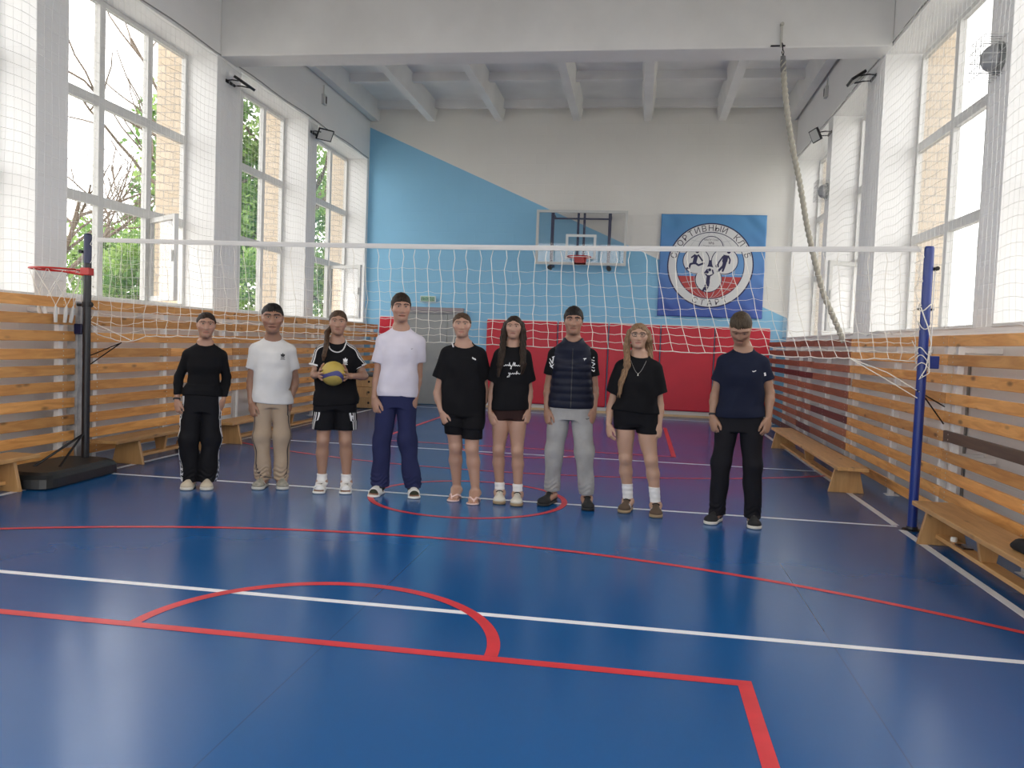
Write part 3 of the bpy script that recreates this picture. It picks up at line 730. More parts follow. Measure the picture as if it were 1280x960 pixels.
flat('emblem_field_white', [seg_disc(0.645, 0.24, 0.6449)], BWHT, 1)
flat('emblem_field_blue', [seg_disc(0.645, -0.215, 0.24)], BBLU, 1)
flat('emblem_field_red', [seg_disc(0.645, -0.6449, -0.215)], BRED, 1)
gl = []
for k in (-0.75,-0.5,-0.25,0.25,0.5,0.75):
    pts = [(0.645*k*math.cos(t), 0.645*math.sin(t)) for t in np.linspace(-PI/2*0.97, PI/2*0.97, 24)]
    for p, q in zip(pts[:-1], pts[1:]): gl.append([(p[0]-0.005,p[1]),(p[0]+0.005,p[1]),(q[0]+0.005,q[1]),(q[0]-0.005,q[1])])
for z in (-0.48,-0.35,0.36,0.50):
    x = math.sqrt(0.645**2-z*z)*0.97
    pts = [(x*u, z+0.05*(1-u*u)*(1 if z < 0 else -1)) for u in np.linspace(-1, 1, 16)]
    for p, q in zip(pts[:-1], pts[1:]): gl.append([(p[0],p[1]-0.005),(q[0],q[1]-0.005),(q[0],q[1]+0.005),(p[0],p[1]+0.005)])
flat('emblem_globe_lines', gl, BLIN, 2)
MED = [(-0.275, 0.09), (0.276, 0.09), (-0.02, -0.27)]
pk = (0.0, 0.335)
flat('emblem_plaque', [disc(pk, 0.245, 48)], INK, 3); flat('emblem_plaque_face', [disc(pk, 0.23, 48)], BWHT, 4)
flat('medallion_edge', [disc(c, 0.262, 56) for c in MED], INK, 5); flat('medallion', [disc(c, 0.246, 56) for c in MED], BWHT, 6)
flat('emblem_bar', [[(-0.055,-0.03),(0.055,-0.03),(0.03,0.09),(-0.03,0.09)]], INK, 4.5)
def stroke(pts, w):
    out = []
    for p, q in zip(pts[:-1], pts[1:]):
        p, q = Vector(p), Vector(q); t = (q-p).normalized() if (q-p).length else Vector((1,0)); nrm = Vector((-t.y,t.x))*w/2
        out.append([tuple(p+nrm), tuple(p-nrm), tuple(q-nrm), tuple(q+nrm)])
        out.append(disc(q, w/2, 8))
    return out
def off(P, c): return [[(x+c[0], z+c[1]) for x, z in p] for p in P]
run = stroke([(0.0,0.11),(-0.02,0.02),(-0.03,-0.04)],0.075)+[disc((0.015,0.185),0.038,16)]+stroke([(0.03,0.12),(0.10,0.03),(0.12,0.0)],0.03)+stroke([(-0.02,0.12),(-0.09,0.06)],0.03)+stroke([(-0.04,-0.05),(-0.11,-0.07),(-0.13,-0.15),(-0.17,-0.155)],0.04)+stroke([(-0.01,-0.05),(0.05,-0.09),(0.12,-0.06),(0.145,-0.05)],0.04)
drib = stroke([(0.02,0.12),(0.0,0.0)],0.10)+[disc((0.07,0.185),0.036,16)]+stroke([(-0.03,0.10),(-0.11,-0.02),(-0.13,-0.08)],0.03)+stroke([(0.06,0.11),(0.10,0.03),(0.09,-0.04)],0.03)+stroke([(-0.01,-0.02),(-0.03,-0.10),(-0.12,-0.20)],0.045)+stroke([(0.02,-0.02),(0.0,-0.10),(-0.03,-0.19)],0.04)+[disc((-0.14,-0.095),0.035,16)]
setr = stroke([(0.0,0.08),(-0.01,-0.04)],0.07)+[disc((0.015,0.185),0.030,16)]+[disc((-0.03,0.14),0.03,12)]+stroke([(-0.03,0.07),(-0.08,0.12),(-0.03,0.19)],0.028)+stroke([(0.03,0.07),(0.09,0.11),(0.07,0.18)],0.028)+stroke([(-0.02,-0.04),(-0.05,-0.14),(-0.09,-0.22)],0.042)+stroke([(0.01,-0.04),(0.0,-0.13),(-0.04,-0.21)],0.042)
flat('player_silhouette', off(run, MED[0]), INK, 7); flat('player_silhouette', off(drib, MED[1]), INK, 7); flat('player_silhouette', off(setr, MED[2]), INK, 7)
LET = mat('banner_letter_ink', (0.035,0.028,0.05), 0.5)
def arc_text(body, R, mid, step, size, top=True):
    b = MB()
    for i, chh in enumerate(body):
        if chh == ' ': continue
        a = mid + (-(i-(len(body)-1)/2)*step if top else (i-(len(body)-1)/2)*step)
        v, f = text_mesh(chh, size); rot = a-PI/2 if top else a+PI/2
        for n_, q in enumerate(f):
            k = len(b.v)
            for j in q:
                x, y, z = v[j]; y -= size*0.35; px, pz = x*math.cos(rot)-y*math.sin(rot), x*math.sin(rot)+y*math.cos(rot)
                b.v.append((EC[0]+R*math.cos(a)+px, -0.0395-1e-5*n_, EC[1]+R*math.sin(a)+pz))
            b.f.append(list(range(k, k+len(q))))
    return b
arc_text('СПОРТИВНЫЙ КЛУБ', 0.735, PI/2+0.02, 0.185, 0.165).build('lettering_top', LET, bn, normals=False)
arc_text('СТАРТ', 0.735, -PI/2+0.03, 0.20, 0.155, False).build('lettering_bottom', LET, bn, normals=False)
b = MB()
for body, z, size in (('МБОУ СОШ', 0.485, 0.050), ('№6', 0.415, 0.070), ('г. Семикаракорска', 0.363, 0.044)):
    v, f = text_mesh(body, size)
    for n_, q in enumerate(f):
        k = len(b.v); b.v += [(EC[0]+pk[0]+v[j][0], -0.0465-1e-5*n_, EC[1]+z+v[j][1]) for j in q]; b.f.append(list(range(k, k+len(q))))
b.build('lettering_plaque', LET, bn, normals=False)

# ------------------------------------------------------------------ climbing rope
rp = empty('climbing_rope', (1.53, 3.58, 5.1)); tag(rp, 'thick twisted climbing rope hanging from the beam and pulled to the right wall', 'rope')
def rel(P): return [Vector(p)-Vector((1.53,3.58,5.1)) for p in P]
ctrl = [(1.56,3.55,4.90),(1.585,3.55,4.66),(1.64,3.55,4.285),(1.735,3.55,3.83),(1.836,3.55,3.421),(1.945,3.56,2.93),(2.074,3.57,2.459),(2.19,3.58,2.10),(2.292,3.59,1.884),(2.40,3.60,1.66),(2.462,3.61,1.52)]
fine = []
for i in range(len(ctrl)-1):
    p0, p1, p2, p3 = [Vector(ctrl[min(max(i+d_,0),len(ctrl)-1)]) for d_ in (-1,0,1,2)]
    for t in np.linspace(0,1,28)[:-1]:
        fine.append(0.5*((2*p1)+(p2-p0)*t+(2*p0-5*p1+4*p2-p3)*t*t+(3*p1-p0-3*p2+p3)*t**3))
MB().tube(rel(fine), 0.031, 15, twist=30, lobes=3, amp=0.20).build('rope_strand', mat('hemp_rope', (0.38,0.36,0.30), 0.9, bump=0.4, bscale=160), rp, smooth=True)
MB().tube(rel([(1.557,3.55,4.95),(1.56,3.55,4.90),(1.572,3.55,4.76)]), [0.030,0.034,0.033], 12).build('rope_sleeve', mat('sleeve_grey', (0.14,0.14,0.14), 0.5), rp)
b = MB(); b.tube(rel([(1.557,3.55,4.95),(1.54,3.55,5.0),(1.55,3.55,5.04),(1.565,3.55,5.0),(1.557,3.55,4.95)]), 0.006, 6); b.tube(rel([(1.55,3.55,5.02),(1.545,3.56,5.10),(1.535,3.59,5.14)]), 0.007, 6)
b.build('hook', BLACKM, rp)
b = MB(); b.box(-0.012,0.012,-0.012,0.018,-0.03,0.26); b.cyl((0,-0.03,0.24),(0,0.018,0.24),0.022,10); b.build('beam_strap', mat('strap_pale_steel',(0.5,0.49,0.44),0.5), rp)
MB().box(-0.12,0.05,-0.006,0.018,-0.02,-0.006).build('beam_plate', BLACKM, rp)

# ------------------------------------------------------------------ wall fittings
def floodlight(c, s, lab, tilt, swing=0.0):
    r = empty('floodlight', c); tag(r, lab, 'floodlight', 'black floodlights high on the side walls')
    h = empty('lamp_head', (-s*0.20, 0, -0.02)); h.parent = r; h.rotation_euler = (0, s*tilt, swing)
    MB().box(-0.03, 0.0, -0.15, 0.15, -0.10, 0.10).build('housing', BLACKM, h, bevel=0.006)
    b = MB(); b.box(-0.036,-0.031,-0.15,0.15,0.085,0.10); b.box(-0.036,-0.031,-0.15,0.15,-0.10,-0.085); b.box(-0.036,-0.031,-0.15,-0.135,-0.085,0.085); b.box(-0.036,-0.031,0.135,0.15,-0.085,0.085); b.build('bezel', BLACKM, h)
    MB().box(-0.035,-0.031,-0.134,0.134,-0.084,0.084).build('lens', mat('floodlight_lens',(0.62,0.63,0.60),0.2), h)
    b = MB(); b.tube([(0,-0.12,0),(-s*0.10,-0.14,0.0),(-s*0.20,-0.155,-0.02)],0.009,6); b.tube([(0,0.12,0),(-s*0.10,0.14,0.0),(-s*0.20,0.155,-0.02)],0.009,6); b.box(-0.006,0.006,-0.13,0.13,-0.02,0.02); b.build('bracket', BLACKM, r)
floodlight((XL+0.007, 3.88, 4.80), -1, 'black floodlight on the left pillar between the first and second window', -2.16, 0.0)
floodlight((XL+0.007, 6.83, 4.86), -1, 'black floodlight on the left pillar nearest the back wall', 2.6, -0.6)
floodlight((XR-0.007, 4.40, 4.95), 1, 'black floodlight on the right pillar next to the rope', 0.98, 0.0)
floodlight((XR-0.007, 6.86, 4.86), 1, 'black floodlight on the right pillar nearest the back wall', -0.45, 0.2)
def box_sock(c, s, lab):
    r = empty('junction_box', c); tag(r, lab, 'junction box')
    MB().box(min(0,-s*0.05),max(0,-s*0.05),-0.07,0.07,-0.09,0.09).build('box_cover', mat('fitting_white',(0.6,0.6,0.58),0.5), r, bevel=0.006)
    MB().box(min(-s*0.05,-s*0.055),max(-s*0.05,-s*0.055),0.0,0.05,-0.06,0.06).build('socket', BLACKM, r)
    MB().cyl((-s*0.012,0,0.09),(-s*0.012,0,0.26),0.010,8).build('conduit', mat('fitting_white',(0.6,0.6,0.58),0.5), r)
box_sock((XL+0.001, 7.24, 5.55), -1, 'small white junction box high on the left wall')
box_sock((XR-0.001, 7.24, 5.62), 1, 'small white junction box high on the right wall')
def guard_lamp(c, s, lab):
    r = empty('guarded_wall_lamp', c); tag(r, lab, 'wall lamp')
    G = mat('lamp_grey_glass',(0.36,0.37,0.38),0.35)
    MB().lathe([(0.13,0.0),(0.13,s*-0.03),(0.115,s*-0.035)],28,ax=0).build('backplate', mat('lamp_backplate',(0.22,0.23,0.22),0.5), r)
    MB().lathe([(0.11,s*-0.036),(0.108,s*-0.07),(0.09,s*-0.105),(0.06,s*-0.13),(0.02,s*-0.142)],28,ax=0).build('globe', G, r, smooth=True)
    b = MB()
    for y in np.linspace(-0.14,0.14,6): b.tube([(0,y,-0.15),(-s*0.18,y,-0.15),(-s*0.18,y,0.15),(0,y,0.15)],0.003,5)
    for z in np.linspace(-0.15,0.15,5): b.tube([(0,-0.14,z),(-s*0.18,-0.14,z),(-s*0.18,0.14,z),(0,0.14,z)],0.003,5)
    b.build('wire_guard', STEEL, r)
guard_lamp((XR-0.001, 0.46, 3.86), 1, 'grey dome lamp in a wire guard on the right pillar at the picture edge')
guard_lamp((XR-0.001, 6.84, 3.95), 1, 'grey dome lamp in a wire guard on the far right pillar')
b = MB()
cab = []
for y in np.arange(-2.5, 9.81, 0.35): cab.append((XL+0.010, y, HEAD+0.035+0.012*math.sin(y*3.1)))
b.tube(cab, 0.008, 6); o = b.build('wall_cable', mat('cable_grey',(0.28,0.28,0.27),0.6)); tag(o, 'thin grey cable running above the left windows', 'cable')
cab = [(XR-0.010, y, HEAD+0.055+0.012*math.sin(y*2.7)) for y in np.arange(-2.5, 9.81, 0.35)]
o = MB().tube(cab, 0.008, 6).build('wall_cable', MATS['cable_grey']); tag(o, 'thin grey cable running above the right windows', 'cable')

PIPE = mat('pipe_white', (0.62,0.61,0.59), 0.5)
hp_ = empty('heating_pipe', (XR-0.06, 3.0, 0)); tag(hp_, 'pale heating pipe running along the right wall behind the slats', 'pipe')
MB().cyl((0,-5.0,1.385),(0,6.7,1.385),0.018,12).build('pipe_run', PIPE, hp_)
b = MB()
for y in (-4.2,-2.6,-0.7,1.0,2.8,4.6,6.2): b.box(-0.005,0.059,y-0.015,y+0.015,1.358,1.366)
b.build('pipe_bracket', PIPE, hp_)
dp = MB().cyl((XR-0.016,0.62,0.05),(XR-0.016,0.62,1.33),0.013,10).build('cable_conduit', mat('conduit_grey',(0.22,0.21,0.20),0.6)); tag(dp, 'thin dark upright conduit on the right wall behind the slats', 'conduit')
# ------------------------------------------------------------------ protective netting over the windows
def safety_net(xn, s, y0, y1, z1, lab, cell, slack):
    rng = random.Random(5 if s < 0 else 9); b = MB(); m = int((y1-y0)/cell); k = int((z1-1.60)/cell)
    ph = [rng.uniform(0,6.28) for _ in range(8)]
    def P(i, j):
        y = y0+(y1-y0)*i/m; t = j/k; z = z1-(z1-1.62)*t
        sag = slack*0.5*abs(math.sin(PI*(y-y0)/1.06))*t
        return (xn - s*(slack*0.3*(1+math.sin(2.1*y+ph[0]))*math.sin(PI*t)+0.003*math.sin(9*y+5*z)), y+0.02*math.sin(3*z+2*y+ph[1])*(0.4+slack*6), z+sag*0.9-0.012*math.sin(7*y+ph[2]))
    for i in range(m+1): b.tube([P(i, j) for j in range(0, k+1, 1)], 0.0016, 3, cap=False)
    for j in range(k+1): b.tube([P(i, j) for i in range(m+1)], 0.0016 if j not in (0, k) else 0.004, 3, cap=False)
    o = b.build('protective_netting', mat('netting_white',(0.74,0.74,0.72),0.8), normals=False); tag(o, lab, 'safety net')
safety_net(XL+0.05, -1, -2.7, 9.7, 5.0, 'white protective netting hung over the left windows', 0.10, 0.02)
safety_net(XR-0.09, 1, -2.7, 9.7, 5.02, 'white protective netting hung loosely over the right windows', 0.10, 0.07)

# ------------------------------------------------------------------ things stacked in the far left corner
vb = empty('vaulting_box', (-5.12, 8.25, 0)); tag(vb, 'wooden vaulting box with hand holes in the far left corner', 'vaulting box')
VB = wood('vault_box_ply', (0.42,0.25,0.11), (0.55,0.36,0.18), 2)
for k in range(3):
    z0 = 0.02+0.20*k; w = 0.30-0.02*k; w2 = 0.30-0.02*(k+1)
    m = MB(); m.prism([(-w,z0),(w,z0),(w2,z0+0.195),(-w2,z0+0.195)],1,-0.25,0.25); o = m.build('box_section', VB, vb, bevel=0.004)
    h = MB()
    h.cyl((0.10,-0.252,z0+0.1),(0.10,-0.249,z0+0.1),0.022,14); h.build('hand_hole', BLACKM, o)
MB().box(-0.26,0.26,-0.27,0.27,0.622,0.69).build('padded_top', mat('grey_leather',(0.10,0.11,0.11),0.5), vb, bevel=0.02)
ch = empty('stacking_chair', (-4.50, 8.15, 0)); tag(ch, 'dark metal framed chair standing beside the vaulting box', 'chair')
MB().box(-0.18,0.18,-0.18,0.18,0.43,0.455).build('seat', mat('chair_dark_seat',(0.035,0.045,0.05),0.5), ch, bevel=0.008)
MB().box(-0.18,0.18,0.17,0.19,0.62,0.82).build('backrest', MATS['chair_dark_seat'], ch, bevel=0.008)
for sx in (-1,1):
    MB().cyl((sx*0.17,-0.17,0.0),(sx*0.16,-0.16,0.43),0.011,8).build('leg', STEEL, ch)
    MB().tube([(sx*0.17,0.20,0.0),(sx*0.165,0.165,0.44),(sx*0.165,0.18,0.82)],0.011,8).build('leg', STEEL, ch)

# ------------------------------------------------------------------ outdoors
struct(MB().box(-90, 90, -60, 90, -0.7, -0.5).build('ground', mat('pale_bounce_ground',(0.46,0.45,0.42),0.9,var=0.15,vscale=0.6)))  # unseen ground, made pale so it bounces daylight up to the ceiling
BARK = mat('tree_bark',(0.13,0.10,0.075),0.9,var=0.25,vscale=12)
LEAF = [mat('leaf_green_a',(0.20,0.33,0.09),0.55), mat('leaf_green_b',(0.28,0.40,0.14),0.55), mat('leaf_green_c',(0.12,0.22,0.07),0.55)]
for m_ in LEAF:      # thin leaves let daylight through
    N = m_.node_tree.nodes; L = m_.node_tree.links; p_ = N['Principled BSDF']; t_ = N.new('ShaderNodeBsdfTranslucent'); c_ = p_.inputs['Base Color'].default_value
    t_.inputs[0].default_value = (c_[0]*1.3, c_[1]*1.3, c_[2]*1.1, 1); x_ = N.new('ShaderNodeMixShader'); x_.inputs[0].default_value = 0.5
    L.new(p_.outputs[0], x_.inputs[1]); L.new(t_.outputs[0], x_.inputs[2]); L.new(x_.outputs[0], N['Material Output'].inputs[0])
def branches(b, p, d, r, L, depth, rng, tips, up=0.15):
    pts = [p]; q = p.copy(); dd = d.copy(); n = 5
    for i in range(n):
        dd = (dd + Vector((rng.uniform(-.22,.22), rng.uniform(-.22,.22), rng.uniform(-.12,.12)+up*0.3))).normalized(); q = q + dd*L/n; pts.append(q.copy())
    b.tube(pts, list(np.linspace(r, r*0.55, n+1)), 6, cap=False)
    tips.append(q.copy())
    if depth:
        for k in range(rng.choice((2,3,3))):
            i = rng.randint(2, n); ax = Vector((rng.uniform(-1,1), rng.uniform(-1,1), rng.uniform(-.3,.9))).normalized()
            branches(b, pts[i], (dd*0.7+ax*0.8).normalized(), r*0.55, L*0.68, depth-1, rng, tips, up)
def tree(name, c, H, R, lab, seed, nleaf, bare=False, trunk=0.18, size=0.17, low=0.35):
    rng = random.Random(seed); nrg = np.random.RandomState(seed)
    r = empty(name, (c[0], c[1], -0.5)); tag(r, lab, 'tree', 'trees outside the windows')
    b = MB(); tips = []; base = Vector((0,0,0))
    hT = H*low
    b.tube([base, Vector((0.05,0.03,hT*0.5)), Vector((0.0,0.08,hT))], [trunk, trunk*0.85, trunk*0.7], 10)
    for k in range(6 if bare else 7):
        a = 2*PI*k/7+rng.uniform(-.3,.3); branches(b, Vector((0,0.05,hT*(0.8+0.2*rng.random()))), Vector((math.cos(a)*0.8, math.sin(a)*0.8, rng.uniform(0.35,1.1))).normalized(), trunk*0.5, H*0.30, 3 if bare else 2, rng, tips)
    b.build('trunk', BARK, r, normals=False)
    if nleaf:
        # leaves gathered in clumps through the crown
        nc = 90; P = nrg.normal(size=(nc,3)); P /= np.linalg.norm(P,axis=1)[:,None]; P *= (nrg.uniform(0.25,1,nc)**0.5)[:,None]
        cl = P*np.array([R,R,(H-hT*0.55)/2]) + np.array([0,0,hT*0.55+(H-hT*0.55)/2])
        idx = nrg.randint(0,nc,nleaf); cs = nrg.normal(size=(nleaf,3))*R*0.15; ctr = cl[idx]+cs
        u = nrg.normal(size=(nleaf,3)); u /= np.linalg.norm(u,axis=1)[:,None]; w = np.cross(u, nrg.normal(size=(nleaf,3))); w /= np.linalg.norm(w,axis=1)[:,None]
        s = nrg.uniform(0.6,1.2,nleaf)[:,None]*size
        V = np.stack([ctr-u*s*0.9, ctr-w*s*0.42, ctr+u*s*0.9, ctr+w*s*0.42],1).reshape(-1,3)
        me = bpy.data.meshes.new('foliage'); me.vertices.add(len(V)); me.vertices.foreach_set('co', V.ravel())
        me.loops.add(len(V)); me.loops.foreach_set('vertex_index', np.arange(len(V))); me.polygons.add(nleaf)
        me.polygons.foreach_set('loop_start', np.arange(0,len(V),4)); me.polygons.foreach_set('material_index', idx % 3)
        for m_ in LEAF: me.materials.append(m_)
        me.update(); me.validate()
        o = bpy.data.objects.new('foliage', me); COL.objects.link(o); o.parent = r
tree('leafy_tree', (-10.9, 15.7), 13.5, 1.8, 'tall leafy tree filling the second left window', 3, 22000, size=0.12)
tree('leafy_bush', (-9.5, 12.9), 3.9, 0.95, 'green bush at the foot of the second left window', 21, 4500, trunk=0.05, size=0.10)
tree('leafy_tree', (-12.3, 24.6), 8.2, 1.9, 'leafy tree outside the third left window, sky above it', 5, 13000, size=0.13)
tree('bare_tree', (-12.6, 9.0), 7.6, 3.0, 'nearly bare branching tree outside the first left window', 12, 0, True, 0.13, low=0.36)
tree('leafy_bush', (-12.6, 12.9), 4.3, 1.5, 'green bush low outside the first left window', 8, 9000, trunk=0.06, size=0.11)
tree('leafy_bush', (-16.6, 15.9), 5.2, 1.4, 'paler green bush at the near side of the first left window', 9, 4000, trunk=0.06, size=0.14)
tree('slender_tree', (-15.8, 18.8), 10.2, 1.1, 'slim leafy tree beside the brick jamb of the first left window', 14, 3500, trunk=0.08)
tree('leafy_bush', (9.5, 6.2), 4.4, 1.8, 'green bush seen through the nearest right window', 17, 5000, trunk=0.06, size=0.15)
# ------------------------------------------------------------------ people: bodies and clothes sculpted as signed-distance volumes
def v3(p): return np.array(p, dtype=np.float32)
class Field:
    def __init__(s, lo, hi, h, big=0.08):
        s.lo = np.array(lo, float); s.h = h
        s.n = np.ceil((np.array(hi)-s.lo)/h).astype(int)+1
        s.ax = [(s.lo[i]+h*np.arange(s.n[i])).astype(np.float32) for i in range(3)]
        s.F = np.full(s.n, big, np.float32)
    def sub(s, lo, hi):
        sl = []
        for i in range(3):
            a = int(np.clip(math.floor((lo[i]-s.lo[i])/s.h), 0, s.n[i]-1)); b = int(np.clip(math.ceil((hi[i]-s.lo[i])/s.h)+1, a+1, s.n[i])); sl.append(slice(a, b))
        g = [s.ax[i][sl[i]] for i in range(3)]
        return tuple(sl), g[0][:,None,None], g[1][None,:,None], g[2][None,None,:]
    def put(s, fn, lo, hi, k=0.02, mode='add', m=0.04):
        sl, x, y, z = s.sub(np.array(lo)-m, np.array(hi)+m)
        d = fn(x, y, z); A = s.F[sl]
        if mode == 'cut': d = -d; s.F[sl] = -smin(-A, -d, k); return
        if mode == 'and': s.F[sl] = -smin(-A, -d, k); return
        s.F[sl] = smin(A, d, k)
def smin(a, b, k):
    if k <= 1e-6: return np.minimum(a, b)
    h = np.clip(0.5+0.5*(b-a)/k, 0, 1)
    return b+(a-b)*h-k*h*(1-h)
def cone(a, b, ra, rb, sq=None):
    """tapered limb; sq = (unit axis, factor) flattens it along that axis"""
    a, b = np.array(a, float), np.array(b, float); ab = b-a; L2 = max(1e-9, float(ab@ab))
    def fn(x, y, z):
        t = np.clip(((x-a[0])*ab[0]+(y-a[1])*ab[1]+(z-a[2])*ab[2])/L2, 0, 1)
        dx, dy, dz = x-a[0]-ab[0]*t, y-a[1]-ab[1]*t, z-a[2]-ab[2]*t
        q = dx*dx+dy*dy+dz*dz
        if sq is not None:
            n, f = sq; dn = dx*n[0]+dy*n[1]+dz*n[2]; q = q+dn*dn*(1/f**2-1)
        return (np.sqrt(q)-(ra+(rb-ra)*t))*(1 if sq is None else min(1, sq[1]*1.2))
    r = max(ra, rb)
    return fn, np.minimum(a, b)-r, np.maximum(a, b)+r
def ell(c, r, R=None):
    c, r = np.array(c, float), np.array(r, float)
    def fn(x, y, z):
        X, Y, Z = x-c[0], y-c[1], z-c[2]
        if R is not None:
            X, Y, Z = (R[0][0]*X+R[1][0]*Y+R[2][0]*Z, R[0][1]*X+R[1][1]*Y+R[2][1]*Z, R[0][2]*X+R[1][2]*Y+R[2][2]*Z)
        return (np.sqrt((X/r[0])**2+(Y/r[1])**2+(Z/r[2])**2)-1)*float(r.min())
    m = r if R is None else np.full(3, r.max())
    return fn, c-m, c+m
def loft(T, cap=0.0):
    """T rows: z, cx, cy, half width, half depth; smooth in between"""
    T = np.array(sorted(T)); zz = np.linspace(T[0,0], T[-1,0], 160)
    C = []
    for j in range(1, 5):
        c = np.interp(zz, T[:,0], T[:,j]); kk = np.hanning(17); kk /= kk.sum(); c = np.convolve(np.pad(c, 8, mode='edge'), kk, 'valid'); C.append(c)
    def fn(x, y, z):
        cx, cy, w, d = [np.interp(z, zz, c).astype(np.float32) for c in C]
        X, Y = (x-cx)/w, (y-cy)/d
        q = (np.abs(X)**2.3+np.abs(Y)**2.3)**(1/2.3)
        D = (q-1)*np.minimum(w, d)
        return np.maximum(D, np.maximum(z-T[-1,0], T[0,0]-z)-cap)
    w, d = max(T[:,3]), max(T[:,4])
    return fn, np.array([min(T[:,1])-w, min(T[:,2])-d, T[0,0]]), np.array([max(T[:,1])+w, max(T[:,2])+d, T[-1,0]])
def net(F):
    """surface nets: quads on the zero level of the field"""
    A = F.F; s = A < 0; n = np.array(A.shape)
    c = np.zeros(n-1, np.int8)
    for i in (0,1):
        for j in (0,1):
            for k in (0,1): c += s[i:n[0]-1+i, j:n[1]-1+j, k:n[2]-1+k]
    act = (c > 0) & (c < 8); idx = np.argwhere(act)
    ids = np.full(n-1, -1, np.int64); ids[act] = np.arange(len(idx))
    acc = np.zeros((len(idx), 3)); cnt = np.zeros(len(idx))
    cor = [(i,j,k) for i in (0,1) for j in (0,1) for k in (0,1)]
    val = {q: A[idx[:,0]+q[0], idx[:,1]+q[1], idx[:,2]+q[2]] for q in cor}
    for q in cor:
        for a in range(3):
            if q[a]: continue
            p = list(q); p[a] = 1; p = tuple(p); u, w = val[q], val[p]; m = (u < 0) != (w < 0)
            t = np.where(m, u/np.where(m, u-w, 1), 0)
            for e in range(3): acc[:,e] += m*(q[e]+(t if e == a else 0))
            cnt += m
    V = F.lo+(idx+acc/cnt[:,None])*F.h
    Q = []
    for a in range(3):
        b, d = (a+1)%3, (a+2)%3
        s0 = [slice(None)]*3; s1 = [slice(None)]*3; s0[a] = slice(0, -1); s1[a] = slice(1, None)
        ch = s[tuple(s0)] != s[tuple(s1)]; e = np.argwhere(ch); e = e[(e[:,b] > 0) & (e[:,d] > 0) & (e[:,b] < n[b]-1) & (e[:,d] < n[d]-1)]
        ins = s[e[:,0], e[:,1], e[:,2]]
        def g(db, dd): f = e.copy(); f[:,b] -= db; f[:,d] -= dd; return ids[f[:,0], f[:,1], f[:,2]]
        q = np.stack([g(1,1), g(0,1), g(0,0), g(1,0)], 1); q[~ins] = q[~ins][:, ::-1]; Q.append(q)
    Q = np.concatenate(Q); Q = Q[(Q >= 0).all(1)]
    return V, Q
def relax(V, Q, it=2, lam=0.5):
    e = np.concatenate([Q[:,[0,1]], Q[:,[1,2]], Q[:,[2,3]], Q[:,[3,0]]]); deg = np.bincount(e.ravel(), minlength=len(V))[:,None]
    for _ in range(it):
        S = np.zeros_like(V)
        for j in range(3): S[:,j] = np.bincount(e[:,0], V[e[:,1],j], len(V))+np.bincount(e[:,1], V[e[:,0],j], len(V))
        V = V+(S/np.maximum(deg,1)-V)*lam
    return V
def sculpt(F, name, m, parent, it=2, col=None):
    V, Q = net(F); V = relax(V, Q, it)
    me = bpy.data.meshes.new(name); me.vertices.add(len(V)); me.vertices.foreach_set('co', V.astype(np.float32).ravel())
    me.loops.add(Q.size); me.loops.foreach_set('vertex_index', Q.ravel().astype(np.int32))
    me.polygons.add(len(Q)); me.polygons.foreach_set('loop_start', np.arange(0, Q.size, 4, dtype=np.int32))
    me.polygons.foreach_set('use_smooth', np.ones(len(Q), bool))
    me.update(calc_edges=True)
    if col is not None:
        at = me.color_attributes.new('tint', 'FLOAT_COLOR', 'POINT'); c = col(V); at.data.foreach_set('color', np.concatenate([c, np.ones((len(V),1))],1).astype(np.float32).ravel())
    for mm in (m if isinstance(m, list) else [m]): me.materials.append(mm)
    o = bpy.data.objects.new(name, me); COL.objects.link(o); o.parent = parent
    return o

def skin_mat():
    m = bpy.data.materials.new('skin'); m.use_nodes = True; N = m.node_tree.nodes; L = m.node_tree.links; b = N['Principled BSDF']
    a = N.new('ShaderNodeAttribute'); a.attribute_name = 'tint'; L.new(a.outputs['Color'], b.inputs['Base Color'])
    b.inputs['Roughness'].default_value = 0.5; b.inputs['Subsurface Weight'].default_value = 0.12; b.inputs['Subsurface Radius'].default_value = (0.010,0.004,0.002)
    return m
SKIN = skin_mat()
def cloth(name, col, rough=0.85, bump=0.25, bs=220, var=0.05): return mat(name, col, rough, var=var, vscale=9, bump=bump, bscale=bs, spec=0.12)
def hair_mat(name, c1, c2):
    m = bpy.data.materials.new(name); m.use_nodes = True; N = m.node_tree.nodes; L = m.node_tree.links; b = N['Principled BSDF']
    tc = N.new('ShaderNodeTexCoord'); mp = N.new('ShaderNodeMapping'); mp.inputs['Scale'].default_value = (140,140,9); L.new(tc.outputs['Object'], mp.inputs[0])
    n = N.new('ShaderNodeTexNoise'); n.inputs['Scale'].default_value = 1; n.inputs['Detail'].default_value = 4; L.new(mp.outputs[0], n.inputs['Vector'])
    cr = N.new('ShaderNodeValToRGB'); cr.color_ramp.elements[0].position = 0.35; cr.color_ramp.elements[1].position = 0.65
    cr.color_ramp.elements[0].color = (*c1,1); cr.color_ramp.elements[1].color = (*c2,1); L.new(n.outputs['Fac'], cr.inputs['Fac']); L.new(cr.outputs[0], b.inputs['Base Color'])
    b.inputs['Roughness'].default_value = 0.55; b.inputs['Specular IOR Level'].default_value = 0.2
    bp = N.new('ShaderNodeBump'); bp.inputs['Strength'].default_value = 0.5; bp.inputs['Distance'].default_value = 0.003; L.new(n.outputs['Fac'], bp.inputs['Height']); L.new(bp.outputs[0], b.inputs['Normal'])
    return m
EYEW = mat('eye_white',(0.62,0.60,0.58),0.25); IRIS = mat('eye_iris',(0.045,0.030,0.02),0.2)

